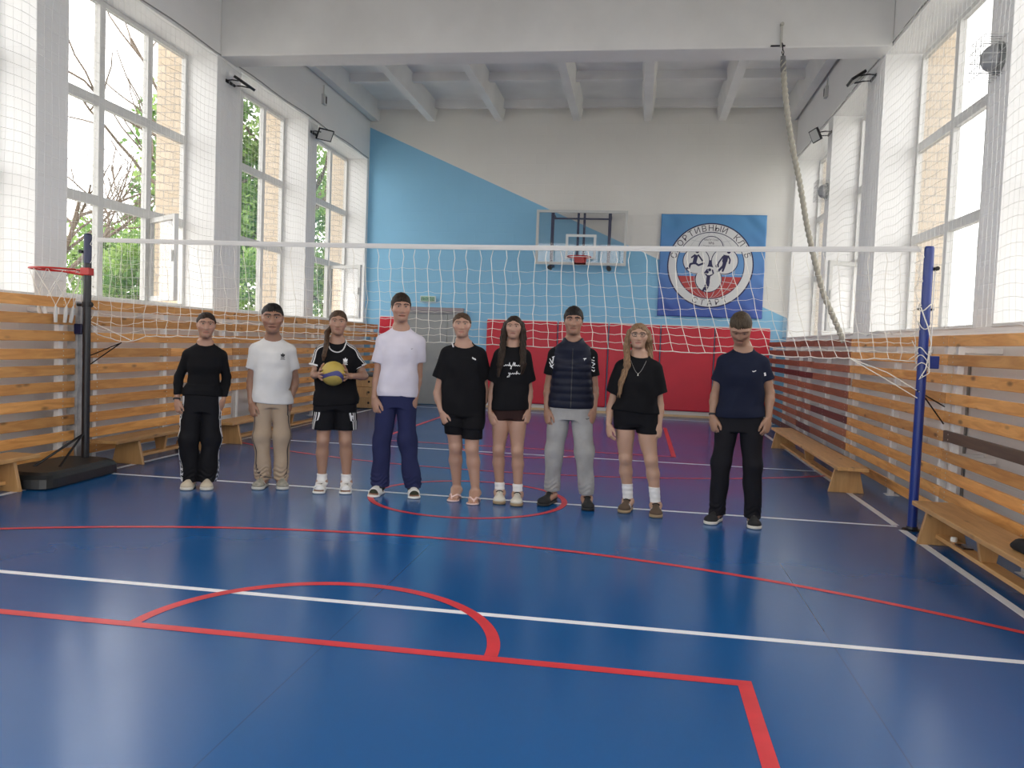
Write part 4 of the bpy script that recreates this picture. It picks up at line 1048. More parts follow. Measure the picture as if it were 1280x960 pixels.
J = {
    'P1': {'loc': (-3.750, -0.387), 'yaw': 0.5148, 'ht': (0.062, 1.527), 'chin': (0.057, 1.307), 'shL': (-0.128, 1.23), 'shR': (0.239, 1.231), 'elL': (-0.156, 0.961), 'elR': (0.244, 0.969), 'wrL': (-0.165, 0.761), 'wrR': (0.211, 0.765), 'tpL': (-0.152, 0.604), 'tpR': (0.162, 0.605), 'knL': (-0.063, 0.394), 'knR': (0.118, 0.392), 'anL': (-0.041, 0.065), 'anR': (0.093, 0.062), 'toL': (-0.086, -0.137), 'toR': (0.086, -0.163), 'hiL': (-0.141, 0.63), 'hiR': (0.219, 0.632), 'waL': (-0.083, 0.983), 'waR': (0.174, 0.989)},
    'P2': {'loc': (-3.184, -0.141), 'yaw': 0.4337, 'ht': (-0.014, 1.63), 'chin': (-0.008, 1.373), 'shL': (-0.195, 1.298), 'shR': (0.193, 1.313), 'elL': (-0.185, 0.935), 'elR': (0.202, 0.944), 'wrL': (-0.174, 0.748), 'wrR': (0.154, 0.754), 'tpL': (-0.154, 0.628), 'tpR': (0.127, 0.631), 'knL': (-0.078, 0.407), 'knR': (0.093, 0.408), 'anL': (-0.057, 0.063), 'anR': (0.098, 0.062), 'toL': (-0.114, -0.142), 'toR': (0.114, -0.158), 'hiL': (-0.165, 0.663), 'hiR': (0.17, 0.668), 'waL': (-0.144, 0.912), 'waR': (0.15, 0.918)},
    'P3': {'loc': (-2.614, -0.130), 'yaw': 0.3628, 'ht': (0.02, 1.589), 'chin': (0.013, 1.377), 'shL': (-0.173, 1.272), 'shR': (0.196, 1.285), 'elL': (-0.194, 1.019), 'elR': (0.275, 1.014), 'wrL': (-0.14, 1.035), 'wrR': (0.149, 1.036), 'tpL': (-0.072, 1.065), 'tpR': (0.051, 1.069), 'knL': (-0.084, 0.457), 'knR': (0.107, 0.46), 'anL': (-0.085, 0.095), 'anR': (0.127, 0.096), 'toL': (-0.114, -0.14), 'toR': (0.114, -0.16), 'hiL': (-0.174, 0.76), 'hiR': (0.22, 0.768), 'waL': (-0.138, 0.971), 'waR': (0.2, 0.981)},
    'P4': {'loc': (-2.056, -0.120), 'yaw': 0.2897, 'ht': (0.018, 1.745), 'chin': (0.015, 1.509), 'shL': (-0.185, 1.393), 'shR': (0.233, 1.399), 'elL': (-0.174, 1.031), 'elR': (0.19, 1.043), 'wrL': (-0.189, 0.844), 'wrR': (0.164, 0.843), 'tpL': (-0.171, 0.717), 'tpR': (0.138, 0.725), 'knL': (-0.11, 0.52), 'knR': (0.105, 0.525), 'anL': (-0.118, 0.09), 'anR': (0.168, 0.08), 'toL': (-0.181, -0.125), 'toR': (0.181, -0.175), 'hiL': (-0.157, 0.82), 'hiR': (0.206, 0.83), 'waL': (-0.139, 1.03), 'waR': (0.158, 1.04)},
    'P5': {'loc': (-1.443, -0.140), 'yaw': 0.2068, 'ht': (-0.053, 1.602), 'chin': (-0.051, 1.397), 'shL': (-0.215, 1.308), 'shR': (0.158, 1.302), 'elL': (-0.243, 0.905), 'elR': (0.172, 0.903), 'wrL': (-0.196, 0.752), 'wrR': (0.126, 0.77), 'tpL': (-0.17, 0.67), 'tpR': (0.098, 0.679), 'knL': (-0.068, 0.49), 'knR': (0.069, 0.477), 'anL': (-0.047, 0.098), 'anR': (0.113, 0.082), 'toL': (-0.083, -0.092), 'toR': (0.083, -0.208), 'hiL': (-0.187, 0.78), 'hiR': (0.142, 0.791), 'waL': (-0.209, 1.021), 'waR': (0.147, 1.033)},
    'P6': {'loc': (-1.052, -0.100), 'yaw': 0.151, 'ht': (-0.003, 1.591), 'chin': (-0.004, 1.401), 'shL': (-0.163, 1.306), 'shR': (0.15, 1.318), 'elL': (-0.177, 0.941), 'elR': (0.156, 0.954), 'wrL': (-0.177, 0.762), 'wrR': (0.148, 0.791), 'tpL': (-0.145, 0.646), 'tpR': (0.14, 0.674), 'knL': (-0.093, 0.457), 'knR': (0.065, 0.447), 'anL': (-0.071, 0.095), 'anR': (0.083, 0.087), 'toL': (-0.071, -0.121), 'toR': (0.071, -0.179), 'hiL': (-0.161, 0.811), 'hiR': (0.123, 0.822), 'waL': (-0.146, 1.038), 'waR': (0.114, 1.048)},
    'P7': {'loc': (-0.570, -0.062), 'yaw': 0.0817, 'ht': (0.014, 1.677), 'chin': (0.011, 1.454), 'shL': (-0.186, 1.336), 'shR': (0.221, 1.342), 'elL': (-0.184, 0.999), 'elR': (0.219, 0.997), 'wrL': (-0.183, 0.812), 'wrR': (0.216, 0.829), 'tpL': (-0.171, 0.68), 'tpR': (0.199, 0.697), 'knL': (-0.104, 0.475), 'knR': (0.148, 0.487), 'anL': (-0.112, 0.091), 'anR': (0.186, 0.078), 'toL': (-0.202, -0.099), 'toR': (0.202, -0.201), 'hiL': (-0.158, 0.799), 'hiR': (0.202, 0.815), 'waL': (-0.158, 1.055), 'waR': (0.185, 1.069)},
    'P8': {'loc': (0.059, -0.142), 'yaw': -0.0085, 'ht': (-0.071, 1.564), 'chin': (-0.07, 1.36), 'shL': (-0.247, 1.239), 'shR': (0.125, 1.255), 'elL': (-0.279, 0.865), 'elR': (0.134, 0.892), 'wrL': (-0.283, 0.714), 'wrR': (0.13, 0.736), 'tpL': (-0.272, 0.617), 'tpR': (0.135, 0.633), 'knL': (-0.133, 0.458), 'knR': (0.076, 0.45), 'anL': (-0.097, 0.097), 'anR': (0.131, 0.086), 'toL': (-0.136, -0.1), 'toR': (0.136, -0.2), 'hiL': (-0.252, 0.752), 'hiR': (0.096, 0.771), 'waL': (-0.236, 0.987), 'waR': (0.092, 1.003)},
    'P9': {'loc': (0.782, -0.338), 'yaw': -0.1166, 'ht': (-0.014, 1.673), 'chin': (-0.002, 1.434), 'shL': (-0.169, 1.352), 'shR': (0.217, 1.368), 'elL': (-0.184, 1.003), 'elR': (0.244, 1.046), 'wrL': (-0.189, 0.841), 'wrR': (0.236, 0.857), 'tpL': (-0.169, 0.707), 'tpR': (0.225, 0.715), 'knL': (-0.103, 0.493), 'knR': (0.135, 0.511), 'anL': (-0.117, 0.063), 'anR': (0.158, 0.07), 'toL': (-0.177, -0.142), 'toR': (0.177, -0.158), 'hiL': (-0.15, 0.815), 'hiR': (0.191, 0.836), 'waL': (-0.145, 1.005), 'waR': (0.175, 1.023)},
}

def fold(x, y, z, amp, seed=0.0):
    return amp*(np.sin(23*z+9*x+seed+3*np.sin(7*x+2*seed))*0.6+np.sin(38*x-14*z+2.1*seed+2*np.sin(9*z))*0.35+np.sin(31*y+17*z+seed)*0.4)

def resample(S, F, sl=None):
    """values of field S at the grid of F, trilinear; far outside S the value is large"""
    I = []
    for i in range(3):
        g = (F.ax[i]-S.lo[i])/S.h; n = S.F.shape[i]; out = (g < 0) | (g > n-1); g = np.clip(g, 0, n-1.001); f = np.floor(g).astype(int); I.append((f, (g-f).astype(np.float32), out))
    (a, u, oa), (b, v, ob), (c, w, oc) = I
    A = S.F[a]*(1-u)[:,None,None]+S.F[a+1]*u[:,None,None]
    B = A[:,b]*(1-v)[None,:,None]+A[:,b+1]*v[None,:,None]
    C = B[:,:,c]*(1-w)[None,None,:]+B[:,:,c+1]*w[None,None,:]
    C[oa] = 0.08; C[:,ob] = 0.08; C[:,:,oc] = 0.08
    return C
class Snap:
    def __init__(s, F, A=None): s.lo, s.h, s.F = F.lo, F.h, (F.F if A is None else A).copy()

class Person:
    def __init__(s, key, label, opt):
        s.j = J[key]; s.o = opt; j = s.j
        s.root = empty('person', (*j['loc'], 0), j['yaw']); tag(s.root, label, 'person', 'nine young people lined up under the net')
        s.H = j['ht'][1]; s.hh = (j['ht'][1]-j['chin'][1])*opt.get('hs', 1.0)
        s.L = {}
        s.fem = opt.get('fem', False); s.wide = opt.get('wide', 1.0)
        s.pose()
        s.body(); s.clothes()
    def X(s, k, y=0.0): return np.array([s.j[k][0], y, s.j[k][1]])
    def pose(s):
        j, o, H = s.j, s.o, s.H
        s.yt = o.get('yt', 0.03)                        # torso depth position
        mid = lambda a, b: 0.5*(j[a][0]+j[b][0])
        s.cx_sh = mid('shL','shR'); s.zsh = 0.5*(j['shL'][1]+j['shR'][1])
        s.cx_hip = o.get('hipx', mid('knL','knR')*0.5+s.cx_sh*0.5)
        s.zhip = 0.525*H; s.zcr = o.get('zcr', 0.468*H)
        s.zn = j['chin'][1]-o.get('nk', 0.050)*s.H/1.65; s.zsh = min(s.zsh, s.zn-0.045)
        sw = 0.5*(j['shR'][0]-j['shL'][0])
        s.sw = sw
        # joints
        s.P = {}
        for sd, q in (('L',-1),('R',1)):
            sh = s.X('sh'+sd, s.yt); sh[0] -= q*0.050*s.wide; sh[2] = s.zsh-0.062
            el = s.X('el'+sd, s.yt+0.035); wr = s.X('wr'+sd, s.yt-0.03); tp = s.X('tp'+sd, s.yt-0.07)
            el[0] -= q*0.006
            toe = np.array([j['to'+sd][0], j['to'+sd][1], 0.0]); an = s.X('an'+sd, 0.0)
            fy = toe[1]+0.185*H/1.68; an[1] = fy; an[2] = 0.078
            an[0] = j['an'+sd][0]
            kn = s.X('kn'+sd, 0.0); kn[1] = 0.5*(fy+s.yt)-0.025; kn[2] = 0.283*H
            hipw = o.get('hipw', (0.168 if s.fem else 0.160)*s.wide); off = min(0.083*s.wide, hipw-0.068); s.hr = hipw+0.010-off
            hp = np.array([s.cx_hip+q*off, s.yt, s.zcr+0.055])
            s.P[sd] = dict(sh=sh, el=el, wr=wr, tp=tp, toe=toe, an=an, kn=kn, hp=hp)
        c = np.array([j['chin'][0], 0, j['chin'][1]]); t = np.array([j['ht'][0], 0, j['ht'][1]])
        s.hc = np.array([0.5*(c[0]+t[0]), s.yt-0.035, j['ht'][1]-s.hh*0.5])
        p = o.get('hpitch', 0.0); y = o.get('hyaw', 0.0); r = o.get('hroll', 0.0)
        s.HR = np.array(Matrix.Rotation(y, 3, 'Z') @ Matrix.Rotation(r, 3, 'Y') @ Matrix.Rotation(p, 3, 'X'))
        if p: s.hc[1] -= 0.05; s.hc[2] -= 0.0
    def hd(s, p): return s.hc + s.HR @ (np.array(p)*s.hh)
    def torso_rows(s, e=0.0, ed=None):
        """standing torso from crotch to neck base, e = extra width"""
        H, w = s.H, s.wide; ed = e if ed is None else ed; f = s.fem; yt = s.yt
        cxh, cxs = s.cx_hip, s.cx_sh
        hipw = (0.168 if f else 0.160)*w; waist = (0.122 if f else 0.142)*w; ch = s.o.get('ch', (0.130 if f else 0.138)*w)
        hipw = s.o.get('hipw', hipw); waist = s.o.get('waistw', waist)
        sh = s.sw-0.035
        lerp = lambda t: cxh+(cxs-cxh)*t; g = s.zn-s.zsh
        return [(s.zcr-0.02, cxh, yt+0.01, hipw*0.93+e, 0.105*w+ed), (s.zhip, lerp(0.1), yt+0.01, hipw+e, 0.112*w+ed), (0.60*H, lerp(0.35), yt, waist*1.06+e, 0.095*w+ed),
                (0.645*H, lerp(0.5), yt, waist+e, 0.092*w+ed), (s.zsh-0.165, lerp(0.75), yt-0.005, ch+e, (0.112 if f else 0.115)*w+ed), (s.zsh-0.075, lerp(0.9), yt, min(ch*1.02, sh+0.02)+e, 0.100*w+ed),
                (s.zsh-0.030, cxs, yt+0.008, sh*0.95+e, 0.074*w+ed), (s.zsh+0.30*g, cxs, yt+0.010, sh*0.66+e, 0.062*w+ed), (s.zsh+0.70*g, cxs, yt+0.012, sh*0.42+e, 0.056*w+ed*0.8), (s.zn+0.012, cxs, yt+0.012, 0.062+e*0.5, 0.054+ed*0.5)]
    def bounds(s, pad=0.12):
        P = s.P; xs = [P[a][k][0] for a in 'LR' for k in ('sh','el','wr','tp','toe','kn')]
        return min(xs)-pad, max(xs)+pad
    # ---- body
    def body(s):
        x0, x1 = s.bounds(); h = 0.0046
        y0, y1 = -0.36 if not s.o.get('ball') else -0.42, 0.26
        F = Field((x0, y0, -0.01), (x1, y1, s.H+0.03), h)
        f = s.fem; P = s.P; w = s.wide; hh = s.hh; nk = 0.050 if f else 0.057
        F.put(*loft(s.torso_rows()), k=0.02)
        # neck
        nb = np.array([s.cx_sh, s.yt+0.012, s.zn-0.045]); nt = s.hd((0, 0.13, -0.22))
        F.put(*cone(nb, nt, nk*1.12, nk*0.95), k=0.045)
        # head
        put = lambda c, r, k=0.02, mode='add': F.put(*ell(s.hd(c), np.array(r)*hh, s.HR), k=k*hh/0.22, mode=mode)
        hw = s.o.get('facew', 1.0)
        put((0, 0.045, 0.10), (0.335*hw, 0.395, 0.37), 0.01)
        put((0, -0.10, -0.12), (0.285*hw, 0.29, 0.31), 0.05)
        put((0, -0.17, -0.36), (0.16*hw, 0.18, 0.13), 0.04)
        put((0, -0.30, -0.42), (0.085, 0.07, 0.065), 0.03)
        for q in (-1, 1):
            put((q*0.175*hw, -0.270, -0.10), (0.10, 0.09, 0.10), 0.03)            # cheek
            put((q*0.135, -0.325, 0.110), (0.12, 0.055, 0.035), 0.02)               # brow ridge
            put((q*0.135, -0.425, 0.025), (0.085, 0.085, 0.062), 0.022, 'cut')     # eye socket
            put((q*0.135, -0.315, 0.022), (0.075, 0.055, 0.050), 0.006)            # eyeball and lids
            put((q*0.345*hw, 0.035, 0.0), (0.030, 0.085, 0.125), 0.008)            # ear
            put((q*0.055, -0.368, -0.165), (0.042, 0.05, 0.035), 0.012)            # nostril wing
        a, b = s.hd((0,-0.345,0.07)), s.hd((0,-0.425,-0.145)); F.put(*cone(a, b, 0.036*hh, 0.056*hh), k=0.012)
        put((0,-0.345,-0.285), (0.115,0.045,0.024), 0.008); put((0,-0.335,-0.333), (0.095,0.05,0.028), 0.008)
        put((0,-0.398,-0.307), (0.13,0.035,0.010), 0.004, 'cut')
        # legs
        thick = s.o.get('thick', 1.0)
        for sd, q in (('L',-1),('R',1)):
            p = P[sd]; G = Field((p['hp'][0]-0.2, y0, -0.01), (p['hp'][0]+0.2, y1, s.zhip+0.05), h)
            G = Field(F.lo, F.lo+(F.n-1)*h, h) if False else F
            t, k_ = min(0.083*thick*w, s.hr), 0.053*thick
            prev = F.F.copy() if q > 0 else None
            if q > 0: F.F[:] = 0.08
            F.put(*cone(p['hp'], p['kn'], t, k_*1.02), k=0.01)
            F.put(*ell(p['hp']*0.62+p['kn']*0.38+np.array([0,-0.012,0]), (t*0.86,t*0.92,0.15)), k=0.03)
            F.put(*ell(p['kn']+np.array([0,-0.022,0]), (k_*0.72,0.035,0.045)), k=0.02)
            ca = p['kn']*0.68+p['an']*0.32+np.array([q*0.004,0.018,0])
            F.put(*cone(p['kn'], ca, k_*0.95, 0.053*thick), k=0.02); F.put(*cone(ca, p['an']+np.array([0,0.012,0.03]), 0.053*thick, 0.034*thick**0.5), k=0.02)
            for e in (-1,1): F.put(*ell(p['an']+np.array([e*0.028,0.008,0.0]), (0.014,0.016,0.016)), k=0.012)
            d = p['toe']-np.array([p['an'][0], p['an'][1], 0]); L = np.linalg.norm(d); d = d/L; n = np.array([-d[1], d[0], 0])
            A = np.array([p['an'][0], p['an'][1], 0.0])
            F.put(*ell(A-d*0.015+np.array([0,0,0.036]), (0.032,0.036,0.034)), k=0.02)
            F.put(*cone(p['an']+np.array([0,0,-0.005]), A+d*(L-0.075)+np.array([0,0,0.030]), 0.036, 0.026, (n, 1.45)), k=0.025)
            for i in range(5):
                o_ = (i-2)*0.0165; tl = L-0.012-(0.0055*abs(i-(1 if q < 0 else 3))**1.4)
                # the big toe lies on the inner side
                big = (i == (4 if q < 0 else 0)); rr = 0.0125 if big else 0.0085
                F.put(*cone(A+d*(L-0.085)+n*o_*(-1)*0.9+np.array([0,0,0.024]), A+d*(tl-0.01)+n*o_*(-1)*1.08+np.array([0,0,0.016 if big else 0.013]), rr, rr*0.95), k=0.004)
            if q > 0: F.F[:] = smin(F.F, prev, 0.012)
        s.core = Snap(F); s.armF = {}
        # arms and hands
        arm = s.o.get('arm', 1.0)*(0.90 if f else 1.0)
        for sd, q in (('L',-1),('R',1)):
            p = P[sd]
            B = F.F; F.F = np.full(F.n, 0.08, np.float32)
            F.put(*ell(p['sh']+np.array([0,0,-0.01]), (0.052*arm,0.056*arm,0.056*arm)), k=0.01)
            F.put(*cone(p['sh'], p['el'], 0.047*arm, 0.037*arm), k=0.02)
            fm = p['el']*0.72+p['wr']*0.28
            F.put(*cone(p['el'], fm, 0.036*arm, 0.037*arm), k=0.015); F.put(*cone(fm, p['wr'], 0.037*arm, 0.0245*arm), k=0.02)
            s.armF[sd] = Snap(F)
            s.hand(F, sd, q, p)
            F.F = smin(F.F, B, 0.010)
        tone = np.array(s.o.get('skin', (0.46,0.27,0.19)))*np.array([0.76,0.70,0.66])
        def col(V):
            q = (V-s.hc) @ s.HR / hh; c = np.tile(tone, (len(V),1))
            inhead = (q[:,2] > -0.5) & (np.abs(q[:,0]) < 0.5)
            lips = inhead & (q[:,1] < -0.28) & ((q[:,0]/0.125)**2+((q[:,2]+0.307)/0.05)**2 < 1)
            c[lips] = tone*np.array([0.86,0.55,0.56])
            mouth = inhead & (q[:,1] < -0.28) & (np.abs(q[:,0]) < 0.115) & (np.abs(q[:,2]+0.306-0.02*s.o.get('smile',0)*(np.abs(q[:,0])/0.1)**2) < 0.014); c[mouth] = tone*0.5
            bw = s.o.get('brow', (0.05,0.03,0.02)); ax = np.abs(q[:,0])
            br = inhead & (q[:,1] < -0.2) & (ax > 0.05) & (ax < 0.235) & (np.abs(q[:,2]-(0.103+0.02*np.sin((ax-0.05)/0.185*3.1)))< s.o.get('browt', 0.013 if f else 0.018)); c[br] = bw
            ck = np.exp(-(((ax-0.19)/0.09)**2+((q[:,2]+0.14)/0.10)**2))*inhead*(q[:,1] < -0.1); c = c*(1-ck[:,None]*np.array([0,0.10,0.08]))
            if s.o.get('buzz'):
                sc = (q[:,2] > 0.20) ; c[sc] = c[sc]*0.5+np.array(bw)*0.5
            return c
        s.bodyo = sculpt(F, 'body', SKIN, s.root, 1, col)
        # eyes
        for q in (-1, 1):
            e = empty('eye', tuple(s.hd((q*0.135,-0.345,0.024)))); e.parent = s.root
            e.rotation_euler = Matrix(s.HR.tolist()).to_euler()
            m = MB(); n1, n2 = 14, 8
            for i in range(n2+1):
                t = PI*i/n2
                for k in range(n1): m.v.append((0.043*hh*math.sin(t)*math.cos(2*PI*k/n1), -0.030*hh*math.sin(t)*math.sin(2*PI*k/n1) , 0.018*hh*math.cos(t)*s.o.get('eyeo',1.0)))
            for i in range(n2):
                for k in range(n1): m.f.append([i*n1+k, i*n1+(k+1)%n1, (i+1)*n1+(k+1)%n1, (i+1)*n1+k])
            m.build('eyeball', EYEW, e, smooth=True)
            m = MB(); m.tube([(0,-0.024*hh,0),(0,-0.0335*hh,0)], [0.024*hh,0.021*hh], 14); m.build('iris', IRIS, e)
            m = MB(); m.tube([(x*hh, (-0.040+0.30*x*x*8*0.1)*hh, (0.018+0.012*(1-(x/0.055)**2))*hh) for x in np.linspace(-0.050,0.050,9)], 0.006*hh, 5); m.build('eyelash', mat('lash_dark',(0.02,0.013,0.01),0.7), e)
        s.hair()
    def hand(s, F, sd, q, p):
        o = s.o; sc = (0.98 if s.fem else 1.06)*s.H/1.65
        if o.get('ball'):
            # palm on the side of the ball, fingers wrapped round its front
            C = np.array(o['ball']); r = o['ballr']
            th0 = PI*(0.5+q*-0.5)  # direction of this side
            def on(az, elv, gap): return C+np.array([math.sin(az)*math.cos(elv), -math.cos(az)*math.cos(elv), math.sin(elv)])*(r+gap)
            a0 = q*math.radians(112); pc = on(a0, -0.12, 0.012)
            F.put(*cone(p['wr'], on(a0+q*0.12, -0.14, 0.016), 0.025, 0.022), k=0.015)
            F.put(*ell(pc, (0.016, 0.040, 0.042)), k=0.015)
            for i, (e0, ln) in enumerate(((0.33,0.62),(0.10,0.72),(-0.13,0.68),(-0.36,0.54))):
                prev = on(a0-q*0.22, -0.1+(e0)*0.75, 0.009)
                F.put(*cone(pc, prev, 0.013, 0.0095), k=0.012)
                for t in (0.40, 0.72, 1.0):
                    nx = on(a0-q*(0.22+ln*t*1.15), -0.1+e0*(0.8+0.35*t), 0.0075); F.put(*cone(prev, nx, 0.0088, 0.0078), k=0.004); prev = nx
            prev = on(a0-q*0.0, 0.30, 0.012); F.put(*cone(pc, prev, 0.015, 0.011), k=0.012)
            for t in (0.5, 1.0):
                nx = on(a0-q*0.42*t, 0.42+0.36*t, 0.008); F.put(*cone(prev, nx, 0.0105, 0.0088), k=0.005); prev = nx
            return
        d = p['tp']-p['wr']; d = d/np.linalg.norm(d)
        # palm faces the thigh and a little backwards; thumb towards the front
        pn = np.array([-q*0.80, 0.60, 0.0]); pn -= d*(pn@d); pn /= np.linalg.norm(pn)   # palm normal
        sd_ = np.cross(d, pn); sd_ = sd_/np.linalg.norm(sd_)
        if sd_[1] > 0: sd_ = -sd_                                                       # thumb side, towards the camera
        wr = p['wr']; B = lambda a, b_, c: wr+d*(a*sc)+sd_*(b_*sc)+pn*(c*sc)
        F.put(*cone(wr, B(0.045,0,0.0), 0.025*sc, 0.034*sc, (pn, 0.52)), k=0.012)
        F.put(*cone(B(0.04,0.004,0), B(0.082,0.002,0.004), 0.036*sc, 0.037*sc, (pn, 0.40)), k=0.012)
        for i, (off, ln) in enumerate(((0.030,0.070),(0.0095,0.078),(-0.0115,0.072),(-0.031,0.056))):
            pr = B(0.080-0.004*abs(i-1), off*0.92, 0.004); ang = 0.22+0.06*i; cur = pr
            spread = (off)*0.10
            for t, g in ((0.45,0.10),(0.31,0.42),(0.24,0.34)):
                ang += g; nx = cur+(d*math.cos(ang)+pn*math.sin(ang)+sd_*spread)*(ln*t*sc)
                F.put(*cone(cur, nx, 0.0090*sc, 0.0080*sc), k=0.003); cur = nx
        t0 = B(0.022,0.026,0.006); t1 = B(0.058,0.048,0.014); t2 = B(0.086,0.053,0.022); t3 = B(0.108,0.050,0.030)
        F.put(*cone(t0, t1, 0.0165*sc, 0.0120*sc), k=0.012); F.put(*cone(t1, t2, 0.0112*sc, 0.0105*sc), k=0.004); F.put(*cone(t2, t3, 0.0105*sc, 0.0085*sc), k=0.004)
    # ---- hair
    def hair(s):
        st = s.o['hair']; hh = s.hh; hc = s.hc; m = s.o['hairm']; hw = s.o.get('facew', 1.0)
        lo = hc-np.array([0.24,0.26,0.60 if st in ('long','longthick') else 0.34]); hi = hc+np.array([0.24,0.24,0.20])
        F = Field(lo, hi, 0.0044)
        R = s.HR
        def loc(fn):
            def g(x, y, z):
                X, Y, Z = x-hc[0], y-hc[1], z-hc[2]
                return fn((R[0][0]*X+R[1][0]*Y+R[2][0]*Z)/hh, (R[0][1]*X+R[1][1]*Y+R[2][1]*Z)/hh, (R[0][2]*X+R[1][2]*Y+R[2][2]*Z)/hh)*hh
            return g
        big = np.array([0.22,0.22,0.2])
        thick = {'short':0.040,'crop':0.026,'tied':0.024,'ponytail':0.028,'long':0.034,'longthick':0.036}[st]
        hl = s.o.get('hairline', 0.30)
        def cap(x, y, z):
            rx, ry, rz = 0.335*hw+thick+(0.018 if st not in ('crop',) else 0.006), 0.395+thick, 0.37+thick+s.o.get('top', 0.0)
            th = np.arctan2(x, -(y-0.045))
            groove = 0.006*np.sin(34*th+6*np.sin(5*z))+0.005*np.sin(21*x+30*z)
            d = (np.sqrt((x/rx)**2+((y-0.045)/ry)**2+((z-0.10)/rz)**2)-1)*0.33+groove*(0.8 if st in ('short','crop') else 1.0)
            if st in ('short','crop'):
                hair_edge = hl-0.05*np.clip((np.abs(x)-0.15)/0.15,0,1)
                fm = ((np.abs(x)/(0.262*hw))**2.3+(np.clip(z+0.15,0,9)/(hl+0.165))**2.3)**(1/2.3)-1+0.02*np.sin(44*x)
                face = np.maximum(fm*0.26, y+0.0)
                side = np.maximum(np.maximum(z-0.055, -0.055-y), y-0.13); low = np.maximum(z+0.10, y-0.10); face = np.minimum(face, low)
                d = np.maximum(d, -np.minimum(face, side)); d = np.maximum(d, (-0.26-z))
                d = np.maximum(d, -(y-0.30+0*x)*0-1) if False else d
            else:
                # parting: hair swept back from a rounded hairline
                face = ((np.abs(x)/(0.266*hw))**2+(np.clip(z+0.15,0,9)/(hl+0.18))**2)**0.5-1
                fr = np.maximum(face*0.27, y+0.0)
                if st in ('tied','ponytail'): fr = np.minimum(fr, np.maximum(np.maximum(z+0.03, y-0.10), -0.5-z))
                d = np.maximum(d, -fr); d = np.maximum(d, (-0.27 if st in ('tied','ponytail') else -0.38)-z)
                if st in ('long','longthick'):
                    d = d
            return d
        F.put(loc(cap), hc-big, hc+big, k=0.0)
        if st == 'tied':
            F.put(*ell(s.hd((0.0,0.44,0.10)), np.array([0.15,0.13,0.14])*hh), k=0.02)
        if st == 'ponytail':
            F.put(*ell(s.hd((-0.10,0.40,-0.08)), np.array([0.14,0.12,0.14])*hh), k=0.02)
            pts = [s.hd((-0.22,0.30,-0.22)), s.hd((-0.42,0.10,-0.46)), np.array([s.cx_sh-0.088, s.yt-0.108, s.zsh+0.005]), np.array([s.cx_sh-0.105, s.yt-0.140, s.zsh-0.09]), np.array([s.cx_sh-0.112, s.yt-0.146, s.zsh-0.15])]
            for a, b, ra, rb in zip(pts[:-1], pts[1:], (0.028,0.024,0.022,0.018), (0.024,0.022,0.018,0.006)): F.put(*cone(a, b, ra, rb), k=0.012)
        if st in ('long','longthick'):
            def strand(pts, rs, sq=None):
                for i in range(len(pts)-1): F.put(*cone(pts[i], pts[i+1], rs[i], rs[i+1], sq), k=0.014)
            yf = s.yt-0.118; zs = s.zsh
            back = s.o.get('back_len', 0.16)
            F.put(*ell(s.hd((0,0.26,-0.30)), np.array([0.30*hh, 0.16*hh, 0.36*hh])), k=0.02)
            for q, ln, lk in s.o['locks']:
                a = s.hd((q*0.335*hw,-0.02,0.16)); b = s.hd((q*0.385*hw,-0.03,-0.16)); c = s.hd((q*0.42*hw,-0.02,-0.46))
                base = [a, b, c, np.array([s.cx_sh+q*lk[0], yf+0.03, zs-0.035]), np.array([s.cx_sh+q*lk[1], yf-0.006, zs-0.035-ln*0.5]), np.array([s.cx_sh+q*lk[2], yf-0.010, zs-0.035-ln])]
                if len(lk) > 3: base = [x+np.array([0,0.075 if i > 1 else 0.02,0]) for i, x in enumerate(base)]
                strand(base, [0.018,0.020,0.022,0.022,0.019,0.007], (np.array([0,1.0,0]), 0.62))
                strand([x+np.array([q*0.014,0.022,0]) for x in base], [0.016,0.020,0.022,0.020,0.016,0.006], (np.array([0,1.0,0]), 0.7))
            sl, x, y, z = F.sub(F.lo, F.lo+F.n*F.h)
            F.F += (0.0022*np.sin(330*x+10*np.sin(14*z))*np.clip((hc[2]+0.02-z)/0.1,0,1)).astype(np.float32)
        s.hairo = sculpt(F, 'hair', m, s.root, 1)
    # ---- clothes
    def clothes(s):
        for fn in s.o['wear']: fn(s)
def decal(p, polys, surf_name, m, name, parent=None, lift=0.003):
    """small print laid on a garment: 2-D polygons in the wearer's (x, z), dropped onto the cloth from the front"""
    o = [c for c in p.root.children_recursive if c.name.split('.')[0] == surf_name][0]
    me = o.data; bv = BVHTree.FromPolygons([v.co for v in me.vertices], [list(q.vertices) for q in me.polygons])
    b = MB()
    for poly in polys:
        k = len(b.v); ok = True; pts = []
        for x, z in poly:
            hit = bv.ray_cast(Vector((x, -1, z)), Vector((0, 1, 0)))
            if hit[0] is None: ok = False; break
            pts.append((x, hit[0].y-lift, z))
        if ok: b.v += pts; b.f.append(list(range(k, k+len(pts))))
    if b.f: return b.build(name, m, parent or o, normals=False)

